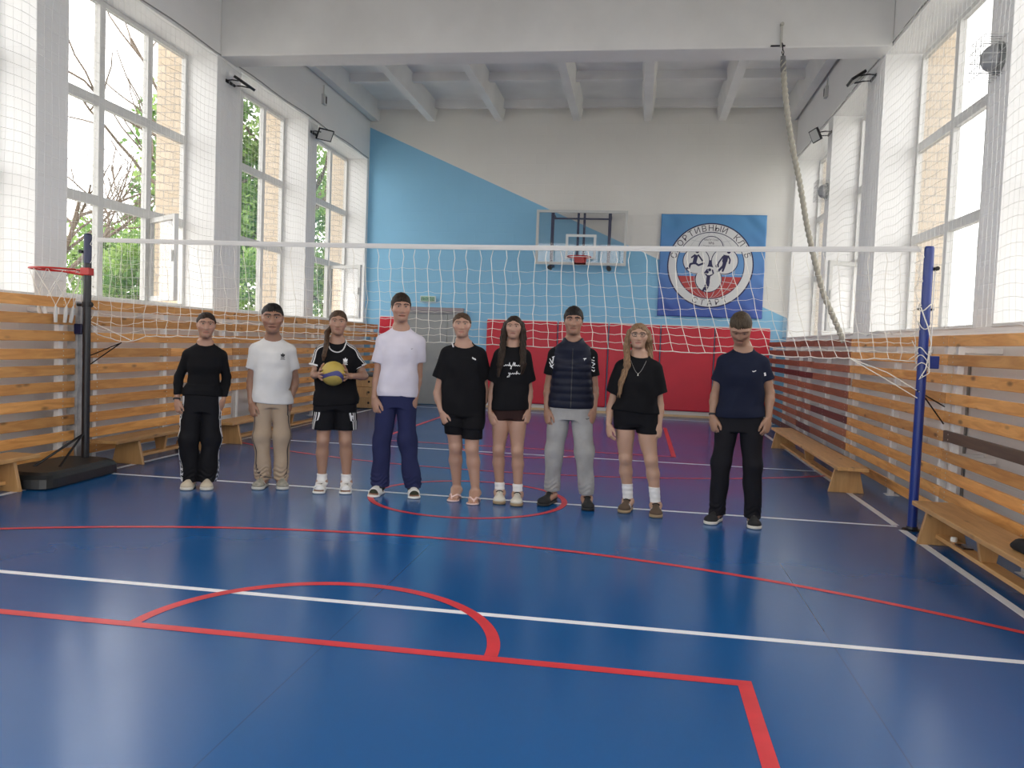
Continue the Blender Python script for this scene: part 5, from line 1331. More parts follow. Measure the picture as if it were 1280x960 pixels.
def shirt(m, hem, sleeve='short', e=0.014, loose=0.0, neck=(0.078, 0.072, 0.030), name='t_shirt', srad=0.060, slen=0.62, amp=0.0065, seed=0.0, send=0.0, cut=None, hemw=None, rib=None, dx=0.0, tuck=False, fit=False):
    def go(s):
        x0, x1 = s.bounds(0.14); h = 0.0052
        F = Field((x0, s.yt-0.26, min(hem, s.j['elL'][1])-0.10), (x1, s.yt+0.26, s.zn+0.08), h)
        rows = s.torso_rows(e+0.004, e+0.004); rows = [list(r) for r in rows]
        for r in rows:
            g = max(0, min(1, (s.zsh-0.12-r[0])/0.25)); r[3] += loose*g; r[4] += loose*0.6*g
        # straight fall from chest to hem
        cz = rows[4]
        for r in ([] if fit else rows[:4]):
            r[3] = max(r[3], (hemw if hemw else cz[3]*0.97)); r[4] = max(r[4], cz[4]*0.93)
        F.put(*loft(rows, 0.0), k=0.02)
        for sd, q in (('L',-1),('R',1)):
            p = s.P[sd]; a, b = p['sh'], p['el']
            if sleeve == 'short':
                d = b-a; L = np.linalg.norm(d); d = d/L; end = a+d*(L*slen+0.05); G = F.F; F.F = np.full(F.n, 0.08, np.float32)
                F.put(*cone(a+np.array([-q*0.01,0,0.0]), end, srad*0.94, srad*(1.06+send)), k=0.01); F.F = smin(F.F, resample(s.armF[sd], F)-0.006, 0.008)
                c0 = a+d*(L*slen); F.put(lambda x, y, z: (x-c0[0])*d[0]+(y-c0[1])*d[1]+(z-c0[2])*d[2], F.lo, F.lo+F.n*h, k=0.004, mode='and')
                F.F = smin(F.F, G, 0.028)
            elif sleeve == 'long':
                G = F.F; F.F = np.full(F.n, 0.08, np.float32)
                F.put(*cone(a, b, srad, srad*0.82), k=0.02); F.put(*cone(b, p['wr'], srad*0.80, srad*0.62), k=0.02); F.F = smin(F.F, resample(s.armF[sd], F)-0.0055, 0.008)
                dw = (p['wr']-b); dw = dw/np.linalg.norm(dw); c0 = p['wr']-dw*0.005
                F.put(lambda x, y, z: (x-c0[0])*dw[0]+(y-c0[1])*dw[1]+(z-c0[2])*dw[2], p['wr']-0.1, p['wr']+0.1, k=0.004, mode='and', m=0.0)
                F.F = smin(F.F, G, 0.018)
        F.F = smin(F.F, np.where(F.ax[2][None,None,:] > s.zn-0.02, 0.08, resample(s.core, F)-0.007), 0.01)
        if hasattr(s, 'lower') and not tuck: F.F = smin(F.F, resample(s.lower, F)-0.012+np.clip(F.ax[2][None,None,:]-(hem+0.05), 0, 1)*0.22, 0.012)
        sl, x, y, z = F.sub(F.lo, F.lo+F.n*h)
        tz = np.clip((s.zsh-z)/0.25, 0.15, 1)
        F.F += (fold(x, y, z, amp, seed)*tz).astype(np.float32)
        if amp >= 0.003: F.F += (0.5*amp*np.cos(26*(x-s.cx_sh)+3*np.sin(5*z+seed))*np.clip((s.zsh-0.25-z)/0.2,0,1)).astype(np.float32)
        # hem and neck opening
        F.put(lambda x, y, z: (hem+0.012*np.sin(7*x+seed)-z)+0*x+0*y, F.lo, F.lo+F.n*h, k=0.006, mode='and', m=0)
        F.put(*ell((s.cx_sh+dx, s.yt-0.028, s.zn+0.012), (neck[0], neck[1], 0.024+neck[2])), k=0.004, mode='cut')
        if cut is not None: F.put(*cone(*cut(s)), k=0.003, mode='cut')
        sculpt(F, name, m, s.root, 2)
    return go
def trousers(m, waist, end=0.05, r=(0.098,0.082,0.072), e=0.012, name='trousers', amp=0.004, seed=0.0, hipw=None, cuff=None, stack=0.0, drop=0.05):
    def go(s):
        x0, x1 = s.bounds(0.14); h = 0.0055
        ends = {sd: (end if not isinstance(end, dict) else end[sd]) for sd in 'LR'}
        F = Field((x0, s.yt-0.27, min(ends.values())-0.02), (x1, s.yt+0.27, waist+0.02), h)
        rows = [r_ for r_ in s.torso_rows(e, e) if r_[0] < waist+0.12]
        rows[0] = (s.zcr-drop, rows[0][1], rows[0][2], rows[0][3]*0.98, rows[0][4])
        res = []
        for sd, q in (('L',-1),('R',1)):
            p = s.P[sd]; F.F = np.full(F.n, 0.08, np.float32)
            hp = p['hp']; F.put(*cone(hp+np.array([0,0,0.03]), p['kn'], min(r[0], s.hr+e), r[1]), k=0.02)
            F.put(*cone(p['kn'], p['an']+np.array([0,0.0,0.0]), r[1], r[2]), k=0.03)
            sl, x, y, z = F.sub(F.lo, F.lo+F.n*h)
            F.F += (fold(x, y, z, amp, seed+q)).astype(np.float32)
            if stack: F.F += (stack*np.sin(150*z+12*x+6*np.sin(30*x+20*y))*np.exp(-((z-ends[sd]-0.05)/0.07)**2)).astype(np.float32)
            if cuff: F.put(*cone(p['an']+np.array([0,0,0.02]), p['an']+np.array([0,0,0.05]), cuff, cuff), k=0.01)
            zz = ends[sd]; F.put(lambda x, y, z: (zz-z)+0*x+0*y, F.lo, F.lo+F.n*h, k=0.004, mode='and', m=0)
            res.append(F.F)
        F.F = smin(res[0], res[1], 0.008)
        F.put(*loft(rows, 0.0), k=0.035)
        C = resample(s.core, F)-0.006
        for sd in 'LR':
            mid = 0.5*(s.P['L']['kn'][0]+s.P['R']['kn'][0]); sgn = -1 if sd == 'L' else 1
            xx = F.ax[0][:,None,None]; zz3 = F.ax[2][None,None,:]; Ck = np.where((xx-mid)*sgn > 0, C, 0.08); Ck = np.where(zz3 < ends[sd], 0.08, Ck); F.F = smin(F.F, Ck, 0.006)
        F.put(lambda x, y, z: (z-waist)+0*x+0*y, F.lo, F.lo+F.n*h, k=0.004, mode='and', m=0)
        s.lower = Snap(F)
        sculpt(F, name, m, s.root, 2)
    return go
def foot_frame(p):
    A = np.array([p['an'][0], p['an'][1], 0.0]); d = p['toe']-A; L = np.linalg.norm(d); d /= L; return A, d, np.array([-d[1], d[0], 0]), L
def sneakers(m, sole_m, lace_m, accent=None, hi=0.0, sole=0.028):
    def go(s):
        for sd, q in (('L',-1),('R',1)):
            p = s.P[sd]; A, d, n, L = foot_frame(p); L += 0.008
            lo = A-0.16; hi_ = A+np.maximum(d*L,0)+0.16; lo = np.minimum(A, A+d*L)-0.12; lo[2] = -0.004; hi_ = np.maximum(A, A+d*L)+0.12; hi_[2] = 0.18
            F = Field(lo, hi_, 0.004)
            F.put(*cone(A-d*0.020+np.array([0,0,0.050]), A+d*(L-0.072)+np.array([0,0,0.034]), 0.040, 0.038, (n, 1.02)), k=0.01)
            F.put(*ell(A+d*(L-0.062)+np.array([0,0,0.036]), (0.050,0.050,0.028)), k=0.025)
            F.put(*cone(A+np.array([0,0,0.055]), A+np.array([0,0,0.094+hi]), 0.040, 0.041), k=0.02)
            F.put(*cone(A+d*0.02+np.array([0,0,0.082+hi*0.6]), A+d*(L*0.52)+np.array([0,0,0.055]), 0.026, 0.022), k=0.015)
            F.put(lambda x, y, z: (z-(0.096+hi))+0*x+0*y, F.lo, F.lo+F.n*F.h, k=0.006, mode='and', m=0)
            F.put(lambda x, y, z: (sole*0.7-z)+0*x+0*y, F.lo, F.lo+F.n*F.h, k=0.002, mode='and', m=0)
            F.put(*cone(A-d*0.002+np.array([0,0,0.09+hi]), A+np.array([0,0,0.13+hi]), 0.030, 0.034), k=0.004, mode='cut')
            so = sculpt(F, 'shoe', m, s.root, 1)
            G = Field(lo, hi_, 0.004)
            G.put(*cone(A-d*0.022+np.array([0,0,0.02]), A+d*(L-0.070)+np.array([0,0,0.02]), 0.042, 0.047, (n, 1.0)), k=0.01)
            G.put(*ell(A+d*(L-0.064)+np.array([0,0,0.02]), (0.054,0.054,0.05)), k=0.02)
            G.put(lambda x, y, z: np.maximum(z-sole, 0.0015-z)+0*x+0*y, G.lo, G.lo+G.n*G.h, k=0.004, mode='and', m=0)
            sculpt(G, 'sole', sole_m, so, 1)
            b = MB()
            for i in range(4):
                t = 0.045+0.027*i; z = 0.100+hi*0.6-0.0105*i-0.012; w_ = 0.024
                b.tube([tuple(A+d*t-n*w_+np.array([0,0,z-0.010])), tuple(A+d*(t+0.004)+np.array([0,0,z+0.008])), tuple(A+d*t+n*w_+np.array([0,0,z-0.010]))], 0.0042, 6)
            b.tube([tuple(A+d*0.045-n*0.03+np.array([0,0,0.088])), tuple(A+d*0.055-n*0.01+np.array([0,0,0.102])), tuple(A+d*0.055+n*0.01+np.array([0,0,0.102])), tuple(A+d*0.045+n*0.03+np.array([0,0,0.086]))], 0.004, 6)
            b.build('laces', lace_m, so)
            if accent:
                b = MB(); me = so.data; bv = BVHTree.FromPolygons([v.co for v in me.vertices], [list(f_.vertices) for f_ in me.polygons])
                for sgn in (-1, 1):
                    for i in range(accent[1]):
                        t = L*0.30+0.020*i; strip = []
                        for u in np.linspace(0, 1, 5):
                            c = A+d*(t+0.016*u)+n*sgn*0.2+np.array([0,0,sole+0.006+0.036*u]); hit = bv.ray_cast(Vector(c), Vector(-n*sgn))
                            if hit[0] is None: continue
                            strip.append(hit[0]+Vector(n*sgn*0.0025))
                        for a, c in zip(strip[:-1], strip[1:]):
                            t1 = Vector(d*0.0045); b.quad(a-t1, a+t1, c+t1, c-t1)
                if b.f: b.build('side_stripe', accent[0], so, normals=False)
    return go
def slides(m, strap=None, mark=None, thong=False):
    def go(s):
        for sd, q in (('L',-1),('R',1)):
            p = s.P[sd]; A, d, n, L = foot_frame(p); L += 0.012
            lo = np.minimum(A, A+d*L)-0.12; lo[2] = -0.004; hi_ = np.maximum(A, A+d*L)+0.12; hi_[2] = 0.16
            F = Field(lo, hi_, 0.004); t = 0.020 if thong else 0.032
            F.put(*cone(A-d*0.022+np.array([0,0,0.015]), A+d*(L-0.068)+np.array([0,0,0.015]), 0.040, 0.047), k=0.01)
            F.put(*ell(A+d*(L-0.060)+np.array([0,0,0.015]), (0.052,0.052,0.05)), k=0.02)
            F.put(lambda x, y, z: np.maximum(z-t*0.62, 0.0015-z)+0*x+0*y, F.lo, F.lo+F.n*F.h, k=0.004, mode='and', m=0)
            so = sculpt(F, 'sandal' if thong else 'slide', m, s.root, 1)
            if thong:
                b = MB(); z0 = 0.014; e = A+d*(L-0.055)+n*(q*0.012)
                for sg in (-1, 1):
                    b.tube([tuple(e+np.array([0,0,0.012])), tuple(e+np.array([0,0,0.036])), tuple(A+d*(L-0.090)+n*sg*0.026+np.array([0,0,0.052])), tuple(A+d*(L-0.135)+n*sg*0.044+np.array([0,0,0.038])), tuple(A+d*(L-0.160)+n*sg*0.047+np.array([0,0,0.010]))], [0.005,0.007,0.009,0.009,0.008], 8)
                b.build('thong_strap', strap or m, so, smooth=True)
            else:
                G = Field(lo, hi_, 0.004)
                c0 = A+d*(L*0.42); c1 = A+d*(L*0.72)
                G.put(*cone(c0-d*0.02+np.array([0,0,0.034]), c1+np.array([0,0,0.026]), 0.053, 0.050, (n, 1.0)), k=0.01)
                def band(x, y, z):
                    u = (x-A[0])*d[0]+(y-A[1])*d[1]
                    return np.maximum(np.maximum(u-L*0.76+0*z, L*0.36-u+0*z), 0.006-z+0*u)
                G.put(band, G.lo, G.lo+G.n*G.h, k=0.006, mode='and', m=0)
                G.put(*cone(c0-d*0.10+np.array([0,0,0.030]), c1+d*0.08+np.array([0,0,0.020]), 0.045, 0.043), k=0.003, mode='cut')
                st = sculpt(G, 'strap', strap or m, so, 1)
                if mark: 
                    b = MB(); bv = BVHTree.FromPolygons([v.co for v in st.data.vertices], [list(f_.vertices) for f_ in st.data.polygons])
                    for i in range(3):
                        u = (i-1)*0.013; hgt = 0.010+0.007*i
                        P4 = [(u-0.004,0),(u+0.004,0),(u+0.010,hgt),(u+0.002,hgt)]; pts = []
                        for a_, c_ in P4:
                            o_ = A+d*(L*0.60-c_)+n*a_+np.array([0,0,0.2]); hit = bv.ray_cast(Vector(o_), Vector((0,0,-1)))
                            if hit[0] is not None: pts.append(hit[0]+Vector((0,0,0.002)))
                        if len(pts) == 4: b.quad(*pts)
                    if b.f: b.build('strap_mark', mark, st, normals=False)
    return go
def socks(m, top, low=0.03, foot=True):
    def go(s):
        for sd in 'LR':
            p = s.P[sd]; F = Field(p['an']-0.22*np.array([0.5,1.1,0.35]), p['an']+np.array([0.11,0.12,top]), 0.0045)
            t = min(1, (top-p['an'][2])/(p['kn'][2]-p['an'][2])); b = p['an']+(p['kn']-p['an'])*t+np.array([0,0.014,0.02])
            F.put(*cone(p['an']+np.array([0,0.012,-0.01]), b, 0.0415*s.o.get('thick',1)**0.5, 0.047*s.o.get('thick',1)), k=0.02)
            A, d, n, L = foot_frame(p)
            if foot: F.put(*cone(p['an']+np.array([0,0,-0.012]), A+d*(L*0.66)+np.array([0,0,0.040]), 0.040, 0.032, (n,1.3)), k=0.02)
            sl, x, y, z = F.sub(F.lo, F.lo+F.n*F.h); F.F += (0.0015*np.sin(160*z)).astype(np.float32)+0*x
            F.put(lambda x, y, z: np.maximum(z-top, low-z)+0*x+0*y, F.lo, F.lo+F.n*F.h, k=0.003, mode='and', m=0)
            sculpt(F, 'sock', m, s.root, 1)
    return go
def trefoil(cx, cz, w):
    P = []
    for a, l in ((0, 0.60), (0.62, 0.52), (-0.62, 0.52)):
        pts = []
        for t in np.linspace(0, 1, 9): pts.append((0.16*math.sin(PI*t**0.8), 0.02+l*t))
        pts = pts+[(-x, z) for x, z in pts[::-1]]
        P.append([(cx+w*(x*math.cos(a)+z*math.sin(a)), cz+w*(-x*math.sin(a)+z*math.cos(a))) for x, z in pts])
    for i, z in enumerate((-0.06, -0.17, -0.28)): P.append([(cx-w*(0.34-0.05*i), cz+w*z), (cx+w*(0.34-0.05*i), cz+w*z), (cx+w*(0.34-0.05*i), cz+w*(z+0.055)), (cx-w*(0.34-0.05*i), cz+w*(z+0.055))])
    P.append([(cx-w*0.36, cz-w*0.44), (cx+w*0.36, cz-w*0.44), (cx+w*0.36, cz-w*0.35), (cx-w*0.36, cz-w*0.35)])
    return P
def ribbon(pts, w):
    out = []
    for p, q in zip(pts[:-1], pts[1:]):
        p, q = Vector(p), Vector(q); t = q-p
        if t.length < 1e-6: continue
        t.normalize(); n = Vector((-t.y, t.x))*w/2; out.append([tuple(p-n), tuple(q-n), tuple(q+n), tuple(p+n)])
    return out
def printed(fn, surf, m, name):
    def go(s): decal(s, fn(s), surf, m, name)
    return go
def leg_stripe(surf, m, zs, wid, n=1, gap=0.0, name='side_stripe', side='both', back=0.0):
    """stripes down the outside of the leg, laid on the cloth from the side"""
    def go(s):
        o = [c for c in s.root.children if c.name.split('.')[0] == surf][0]; me = o.data
        bv = BVHTree.FromPolygons([v.co for v in me.vertices], [list(q.vertices) for q in me.polygons]); b = MB()
        for q in (-1, 1):
            for k in range(n):
                prev = None
                for z in np.linspace(zs[0], zs[1], 40):
                    sd = 'L' if q < 0 else 'R'; p = s.P[sd]
                    cy = (p['kn'][1] if z > p['kn'][2]*1.4 else p['an'][1]*0.5+p['kn'][1]*0.5)+(k-(n-1)/2)*gap+back-0.02
                    row = []
                    for dy in (-wid/2, wid/2):
                        hit = bv.ray_cast(Vector((q*0.6+s.cx_hip, cy+dy, z)), Vector((-q, 0, 0)))
                        row.append(None if hit[0] is None else hit[0]+Vector((q*0.003, 0, 0)))
                    if prev and all(r is not None for r in prev+row): b.quad(prev[0], prev[1], row[1], row[0])
                    prev = row
        if b.f: b.build(name, m, o, normals=False)
    return go
def band_at(surf_joint, r, m, name, frac=0.0, w=0.008):
    def go(s):
        sd, k = surf_joint; p = s.P[sd]; d = p['el']-p['wr']; d /= np.linalg.norm(d); c = p['wr']+d*frac
        MB().tube([tuple(c-d*w), tuple(c-d*w*0.5), tuple(c+d*w*0.5), tuple(c+d*w)], [r*0.96, r, r, r*0.96], 20).build(name, m, s.root, smooth=True)
    return go

BLACKC = cloth('black_jersey', (0.0075,0.0075,0.009)); BLACKP = cloth('black_track_fabric', (0.008,0.008,0.010), 0.7); BLACKS = cloth('black_shorts_fabric', (0.006,0.006,0.008), 0.75)
WHTE = cloth('white_cotton_jersey', (0.62,0.61,0.60)); WHTL = cloth('pale_lilac_white_jersey', (0.60,0.57,0.64)); BEIGE = cloth('beige_track_fabric', (0.36,0.275,0.20))
NAVYT = cloth('navy_trouser_fabric', (0.022,0.026,0.075)); BROWNS = cloth('dark_brown_stretch', (0.026,0.011,0.010), 0.6); VEST = cloth('navy_padded_nylon', (0.010,0.012,0.024), 0.45, 0.1)
GREYJ = cloth('grey_marl_jersey', (0.30,0.295,0.29), var=0.14); NAVYS = cloth('dark_navy_jersey', (0.011,0.014,0.030)); BLACKJ = cloth('black_denim', (0.010,0.010,0.013), 0.75)
PRW = mat('white_print', (0.72,0.72,0.72), 0.6); PRB = mat('black_print', (0.012,0.012,0.018), 0.6); STRW = mat('white_stripe_tape', (0.62,0.61,0.61), 0.7)
SOCKW = cloth('white_ribbed_cotton', (0.70,0.69,0.68)); SOCKD = cloth('dark_olive_sock', (0.04,0.042,0.028)); RUBW = mat('white_foam_rubber', (0.72,0.71,0.67), 0.5); RUBP = mat('pale_pink_rubber', (0.72,0.52,0.48), 0.5)
SHC = mat('cream_suede', (0.52,0.45,0.34), 0.8); SHG = mat('grey_beige_mesh', (0.27,0.255,0.21), 0.8, var=0.3, vscale=40); SHK = mat('black_canvas', (0.010,0.010,0.011), 0.8); SHB = mat('brown_suede', (0.085,0.055,0.035), 0.85); SHW = mat('off_white_leather', (0.58,0.55,0.47), 0.5)
SOLW = mat('sole_off_white', (0.60,0.57,0.50), 0.6); SOLG = mat('sole_gum', (0.30,0.215,0.12), 0.6); SOLK = mat('sole_black', (0.012,0.012,0.012), 0.6); SOLD = mat('sole_grey_white', (0.50,0.49,0.45), 0.6)
LACW = mat('lace_white', (0.62,0.60,0.55), 0.8); LACK = mat('lace_black', (0.012,0.012,0.012), 0.8)
HB = hair_mat('hair_black', (0.006,0.005,0.005), (0.018,0.014,0.012)); HDB = hair_mat('hair_dark_brown', (0.012,0.007,0.005), (0.032,0.019,0.012)); HBR = hair_mat('hair_brown', (0.035,0.020,0.012), (0.085,0.050,0.030))
HLB = hair_mat('hair_light_brown', (0.06,0.036,0.020), (0.13,0.085,0.050)); HBL = hair_mat('hair_dark_blond', (0.12,0.068,0.036), (0.26,0.16,0.09)); HSB = hair_mat('hair_short_brown', (0.030,0.021,0.013), (0.07,0.05,0.032))
DARKB = (0.02,0.013,0.010); MIDB = (0.06,0.036,0.024)

# 1 long-sleeved black top, popper trousers
def poppers(s):
    o = [c for c in s.root.children if c.name.startswith('trousers')][0]; st = [c for c in o.children if c.name.startswith('side_stripe')]
    if not st: return
    V = [v.co for v in st[0].data.vertices]; b = MB()
    for q in (-1, 1):
        W = sorted([v for v in V if (v.x-s.cx_hip)*q > 0], key=lambda v: v.z)
        for z in (0.14,0.24,0.34,0.44,0.54,0.62):
            c = [v for v in W if abs(v.z-z) < 0.012]
            if c: m = sum(c, Vector())/len(c); b.cyl(tuple(m-Vector((q*0.004,0,0))), tuple(m+Vector((q*0.005,0,0))), 0.009, 10)
    if b.v: b.build('popper', PRB, o)
Person('P1', 'woman in long-sleeved black top and black popper trousers, nearest the hoop', dict(fem=True, skin=(0.47,0.285,0.205), hair='tied', hairm=HDB, hairline=0.215, brow=DARKB, smile=1, facew=0.97, hyaw=0.05, hipw=0.136, waistw=0.114, thick=0.92, arm=0.95, hroll=0.03,
    wear=[trousers(BLACKP, 0.90, 0.055, (0.088,0.082,0.080), 0.016, seed=1, amp=0.006, stack=0.004), leg_stripe('trousers', STRW, (0.06,0.80), 0.040), poppers, shirt(BLACKC, 0.80, 'long', 0.006, neck=(0.070,0.066,0.022), name='long_sleeved_top', srad=0.045, amp=0.0018, seed=2, fit=True),
          band_at(('L','wr'), 0.030, PRB, 'bracelet', 0.012), sneakers(SHC, SOLW, LACW)]))
# 2 white tee, beige trousers
Person('P2', 'young man in white t-shirt with black trefoil and beige trousers', dict(skin=(0.36,0.205,0.14), hair='crop', hairm=HB, hairline=0.175, hpitch=0.06, brow=(0.012,0.009,0.008), browt=0.022, facew=1.0, arm=1.0, wide=1.0, hyaw=0.0, hipw=0.136,
    wear=[trousers(BEIGE, 0.92, 0.07, (0.088,0.074,0.067), 0.014, seed=3, amp=0.006, stack=0.006), leg_stripe('trousers', mat('dark_piping',(0.05,0.04,0.04),0.7), (0.09,0.80), 0.010, back=-0.03), shirt(WHTE, 0.755, 'short', 0.014, 0.006, (0.076,0.070,0.030), srad=0.063, slen=0.60, seed=4),
          printed(lambda s: trefoil(s.cx_sh+0.085, s.zsh-0.115, 0.055), 't_shirt', PRB, 'chest_print'), sneakers(SHG, SOLD, LACW, (PRW, 2))]))
# 3 woman with the ball
bj = J['P3']; BALL = np.array([-0.012, -0.225, 1.045]); BALLR = 0.105
def p3_arms(s): pass
class Holder(Person):
    def pose(s):
        super().pose()
        for sd, q in (('L',-1),('R',1)):
            p = s.P[sd]; p['el'] = np.array([s.j['el'+sd][0]+(-q*0.02), s.yt-0.02, 1.02]); p['wr'] = BALL+np.array([q*0.148, 0.062, -0.020])
def ringer(s):
    m = MB(); c = np.array([s.cx_sh, s.yt-0.028, s.zn+0.012])
    o = [q for q in s.root.children if q.name.startswith('t_shirt')][0]
    bv = BVHTree.FromPolygons([v.co for v in o.data.vertices], [list(f.vertices) for f in o.data.polygons])
    ring = []
    for i in range(48):
        a = 2*PI*i/48; x, y = c[0]+0.080*math.cos(a), c[1]+0.076*math.sin(a); hit = bv.ray_cast(Vector((x, y, 2.2)), Vector((0,0,-1)))
        if hit[0] is not None: ring.append(hit[0]+Vector((0,0,0.002)))
    if len(ring) > 10: ring.append(ring[0]); m.tube([tuple(r) for r in ring], 0.0055, 8, cap=False); m.build('collar', STRW, o, smooth=True)
def shoulder_stripes(s):
    o = [q for q in s.root.children if q.name.startswith('t_shirt')][0]
    bv = BVHTree.FromPolygons([v.co for v in o.data.vertices], [list(f.vertices) for f in o.data.polygons]); b = MB()
    for sd, q in (('L',-1),('R',1)):
        p = s.P[sd]
        for k in (-1,0,1):
            prev = None
            for t in np.linspace(0,1,26):
                if t < 0.5: x = s.cx_sh+q*(0.085+(abs(p['sh'][0]-s.cx_sh)-0.06)*t*2); src = Vector((x, s.yt-0.03+k*0.018, 2.0)); dr = Vector((0,0,-1)); w = Vector((0,0.0045,0))
                else:
                    u = (t-0.5)*2; c = p['sh']*(1-u*0.55)+p['el']*(u*0.55); src = Vector((c[0]+q*0.3, c[1]-0.03+k*0.018, c[2]+0.12*(1-u))); dr = Vector((-q,0,-0.4*(1-u))).normalized(); w = Vector((0,0.0045,0))
                row = []
                for sg in (-1,1):
                    hit = bv.ray_cast(src+w*sg, dr); row.append(None if hit[0] is None else hit[0]+hit[1]*0.003)
                if prev and all(r is not None for r in prev+row) and (row[0]-prev[0]).length < 0.06: b.quad(prev[0], prev[1], row[1], row[0])
                prev = row
    if b.f: b.build('shoulder_stripe', STRW, o, normals=False)
def cuffs(s):
    o = [q for q in s.root.children if q.name.startswith('t_shirt')][0]; b = MB()
    for sd in 'LR':
        p = s.P[sd]; d = p['el']-p['sh']; L = np.linalg.norm(d); d /= L; c = p['sh']+d*(L*0.62)
        b.tube([tuple(c-d*0.010), tuple(c+d*0.004)], [0.068,0.069], 24, cap=False)
    b.build('sleeve_band', STRW, o, smooth=True)
Holder('P3', 'woman in black t-shirt with white collar, holding a yellow and blue volleyball', dict(fem=True, skin=(0.45,0.275,0.195), hair='ponytail', hairm=HBR, hairline=0.205, brow=MIDB, ball=tuple(BALL), ballr=BALLR, hipw=0.152, ch=0.145, facew=0.97, hroll=0.02,
    wear=[trousers(BLACKS, 0.93, 0.545, (0.104,0.100,0.09), 0.020, name='shorts', seed=5, amp=0.004, drop=0.02), leg_stripe('shorts', STRW, (0.55,0.70), 0.007, 3, 0.016, back=-0.035), shirt(BLACKC, 0.765, 'short', 0.014, 0.012, (0.078,0.074,0.034), srad=0.062, slen=0.62, seed=6, hemw=0.176),
          ringer, shoulder_stripes, cuffs, printed(lambda s: trefoil(s.cx_sh+0.075, s.zsh-0.135, 0.058), 't_shirt', PRW, 'chest_print'), printed(lambda s: trefoil(s.cx_hip+0.145, 0.66, 0.034), 'shorts', PRW, 'leg_print'),
          socks(SOCKW, 0.15), slides(RUBW, None, PRB)]))
# 4 tall man, white tee, navy trousers
Person('P4', 'tall young man in plain white t-shirt and navy trousers', dict(skin=(0.49,0.30,0.22), hair='short', hairm=HDB, hairline=0.185, top=0.05, brow=DARKB, facew=0.93, arm=0.95, hyaw=0.12, hipw=0.140,
    wear=[trousers(NAVYT, 0.98, 0.065, (0.092,0.080,0.074), 0.014, seed=7, amp=0.007, stack=0.005), shirt(WHTL, 0.855, 'short', 0.014, 0.004, (0.080,0.070,0.030), srad=0.064, slen=0.60, seed=8),
          printed(lambda s: [[(s.cx_sh+0.085,s.zsh-0.115),(s.cx_sh+0.094,s.zsh-0.123),(s.cx_sh+0.108,s.zsh-0.112),(s.cx_sh+0.095,s.zsh-0.118)]], 't_shirt', PRB, 'chest_print'), socks(SOCKD, 0.11), slides(RUBW, None, None)]))
# 5 woman in oversized black tee and flip-flops
def strap_peek(s):
    p = s.P['L']['sh']; MB().tube([(s.cx_sh-0.088, s.yt-0.070, s.zn-0.038),(s.cx_sh-0.098, s.yt-0.030, s.zn-0.014),(s.cx_sh-0.100, s.yt+0.01, s.zn-0.010)], 0.007, 8).build('bra_strap', STRW, s.root)
Person('P5', 'woman in oversized black t-shirt, black shorts and pink flip-flops, brown hair tied back', dict(fem=True, wide=1.04, thick=1.06, arm=1.12, skin=(0.52,0.33,0.25), hair='tied', hairm=HBR, hairline=0.225, brow=MIDB, facew=1.03, hipw=0.158, waistw=0.150,
    wear=[trousers(BLACKS, 0.90, {'L':0.565,'R':0.535}, (0.092,0.088,0.08), 0.008, name='shorts', seed=9, amp=0.003, drop=0.02), shirt(BLACKC, 0.63, 'short', 0.018, 0.012, (0.098,0.088,0.048), srad=0.080, slen=0.60, seed=10, amp=0.005, hemw=0.165),
          printed(lambda s: ribbon([(s.cx_sh+0.075,s.zsh-0.075),(s.cx_sh+0.084,s.zsh-0.088),(s.cx_sh+0.098,s.zsh-0.088),(s.cx_sh+0.103,s.zsh-0.098)],0.010), 't_shirt', PRW, 'chest_print'), strap_peek, slides(RUBP, RUBP, None, True)]))
# 6 long dark hair, script print
def script(s):
    P = []; x0, z0 = s.cx_sh-0.085, s.zsh-0.150
    L1 = [(0,0.030),(0.004,0.045),(0.008,0.010),(0.022,0.010),(0.030,0.022),(0.036,0.010),(0.042,0.022),(0.050,0.010),(0.056,0.040),(0.056,0.010),(0.064,0.020),(0.070,-0.014),(0.062,-0.012),(0.078,0.020),(0.086,0.044),(0.086,0.010),(0.096,0.042),(0.096,0.010),(0.106,0.020),(0.112,0.010),(0.120,0.022),(0.128,0.010),(0.140,0.024),(0.146,0.012)]
    L2 = [(0.050,-0.045),(0.054,-0.058),(0.062,-0.045),(0.058,-0.080),(0.040,-0.084),(0.068,-0.052),(0.074,-0.058),(0.080,-0.046),(0.088,-0.058),(0.094,-0.046),(0.102,-0.056),(0.112,-0.030),(0.108,-0.058),(0.118,-0.044),(0.128,-0.056),(0.142,-0.040)]
    for Ln in (L1, L2): P += ribbon([(x0+x*1.15, z0+z) for x, z in Ln], 0.0042)
    return P
Person('P6', 'woman with long dark hair, white script on her black t-shirt and dark brown bike shorts', dict(fem=True, skin=(0.50,0.315,0.235), hair='longthick', hairm=HDB, hairline=0.235, brow=DARKB, hyaw=-0.08, hipw=0.134, waistw=0.118, ch=0.115, thick=0.95, arm=0.88, facew=0.95,
    locks=[(-1,0.20,(0.082,0.095,0.105)),(1,0.17,(0.080,0.088,0.080))],
    wear=[trousers(BROWNS, 0.92, 0.735-0.03, (0.088,0.086,0.08), 0.006, name='bike_shorts', seed=11, amp=0.001, drop=0.0), shirt(BLACKC, 0.80, 'short', 0.014, 0.010, (0.074,0.070,0.024), srad=0.070, slen=0.70, seed=12, amp=0.005, hemw=0.135),
          printed(script, 't_shirt', PRW, 'chest_print'), socks(SOCKW, 0.165, 0.06, False), sneakers(SHW, SOLG, LACK, (PRB, 1))]))
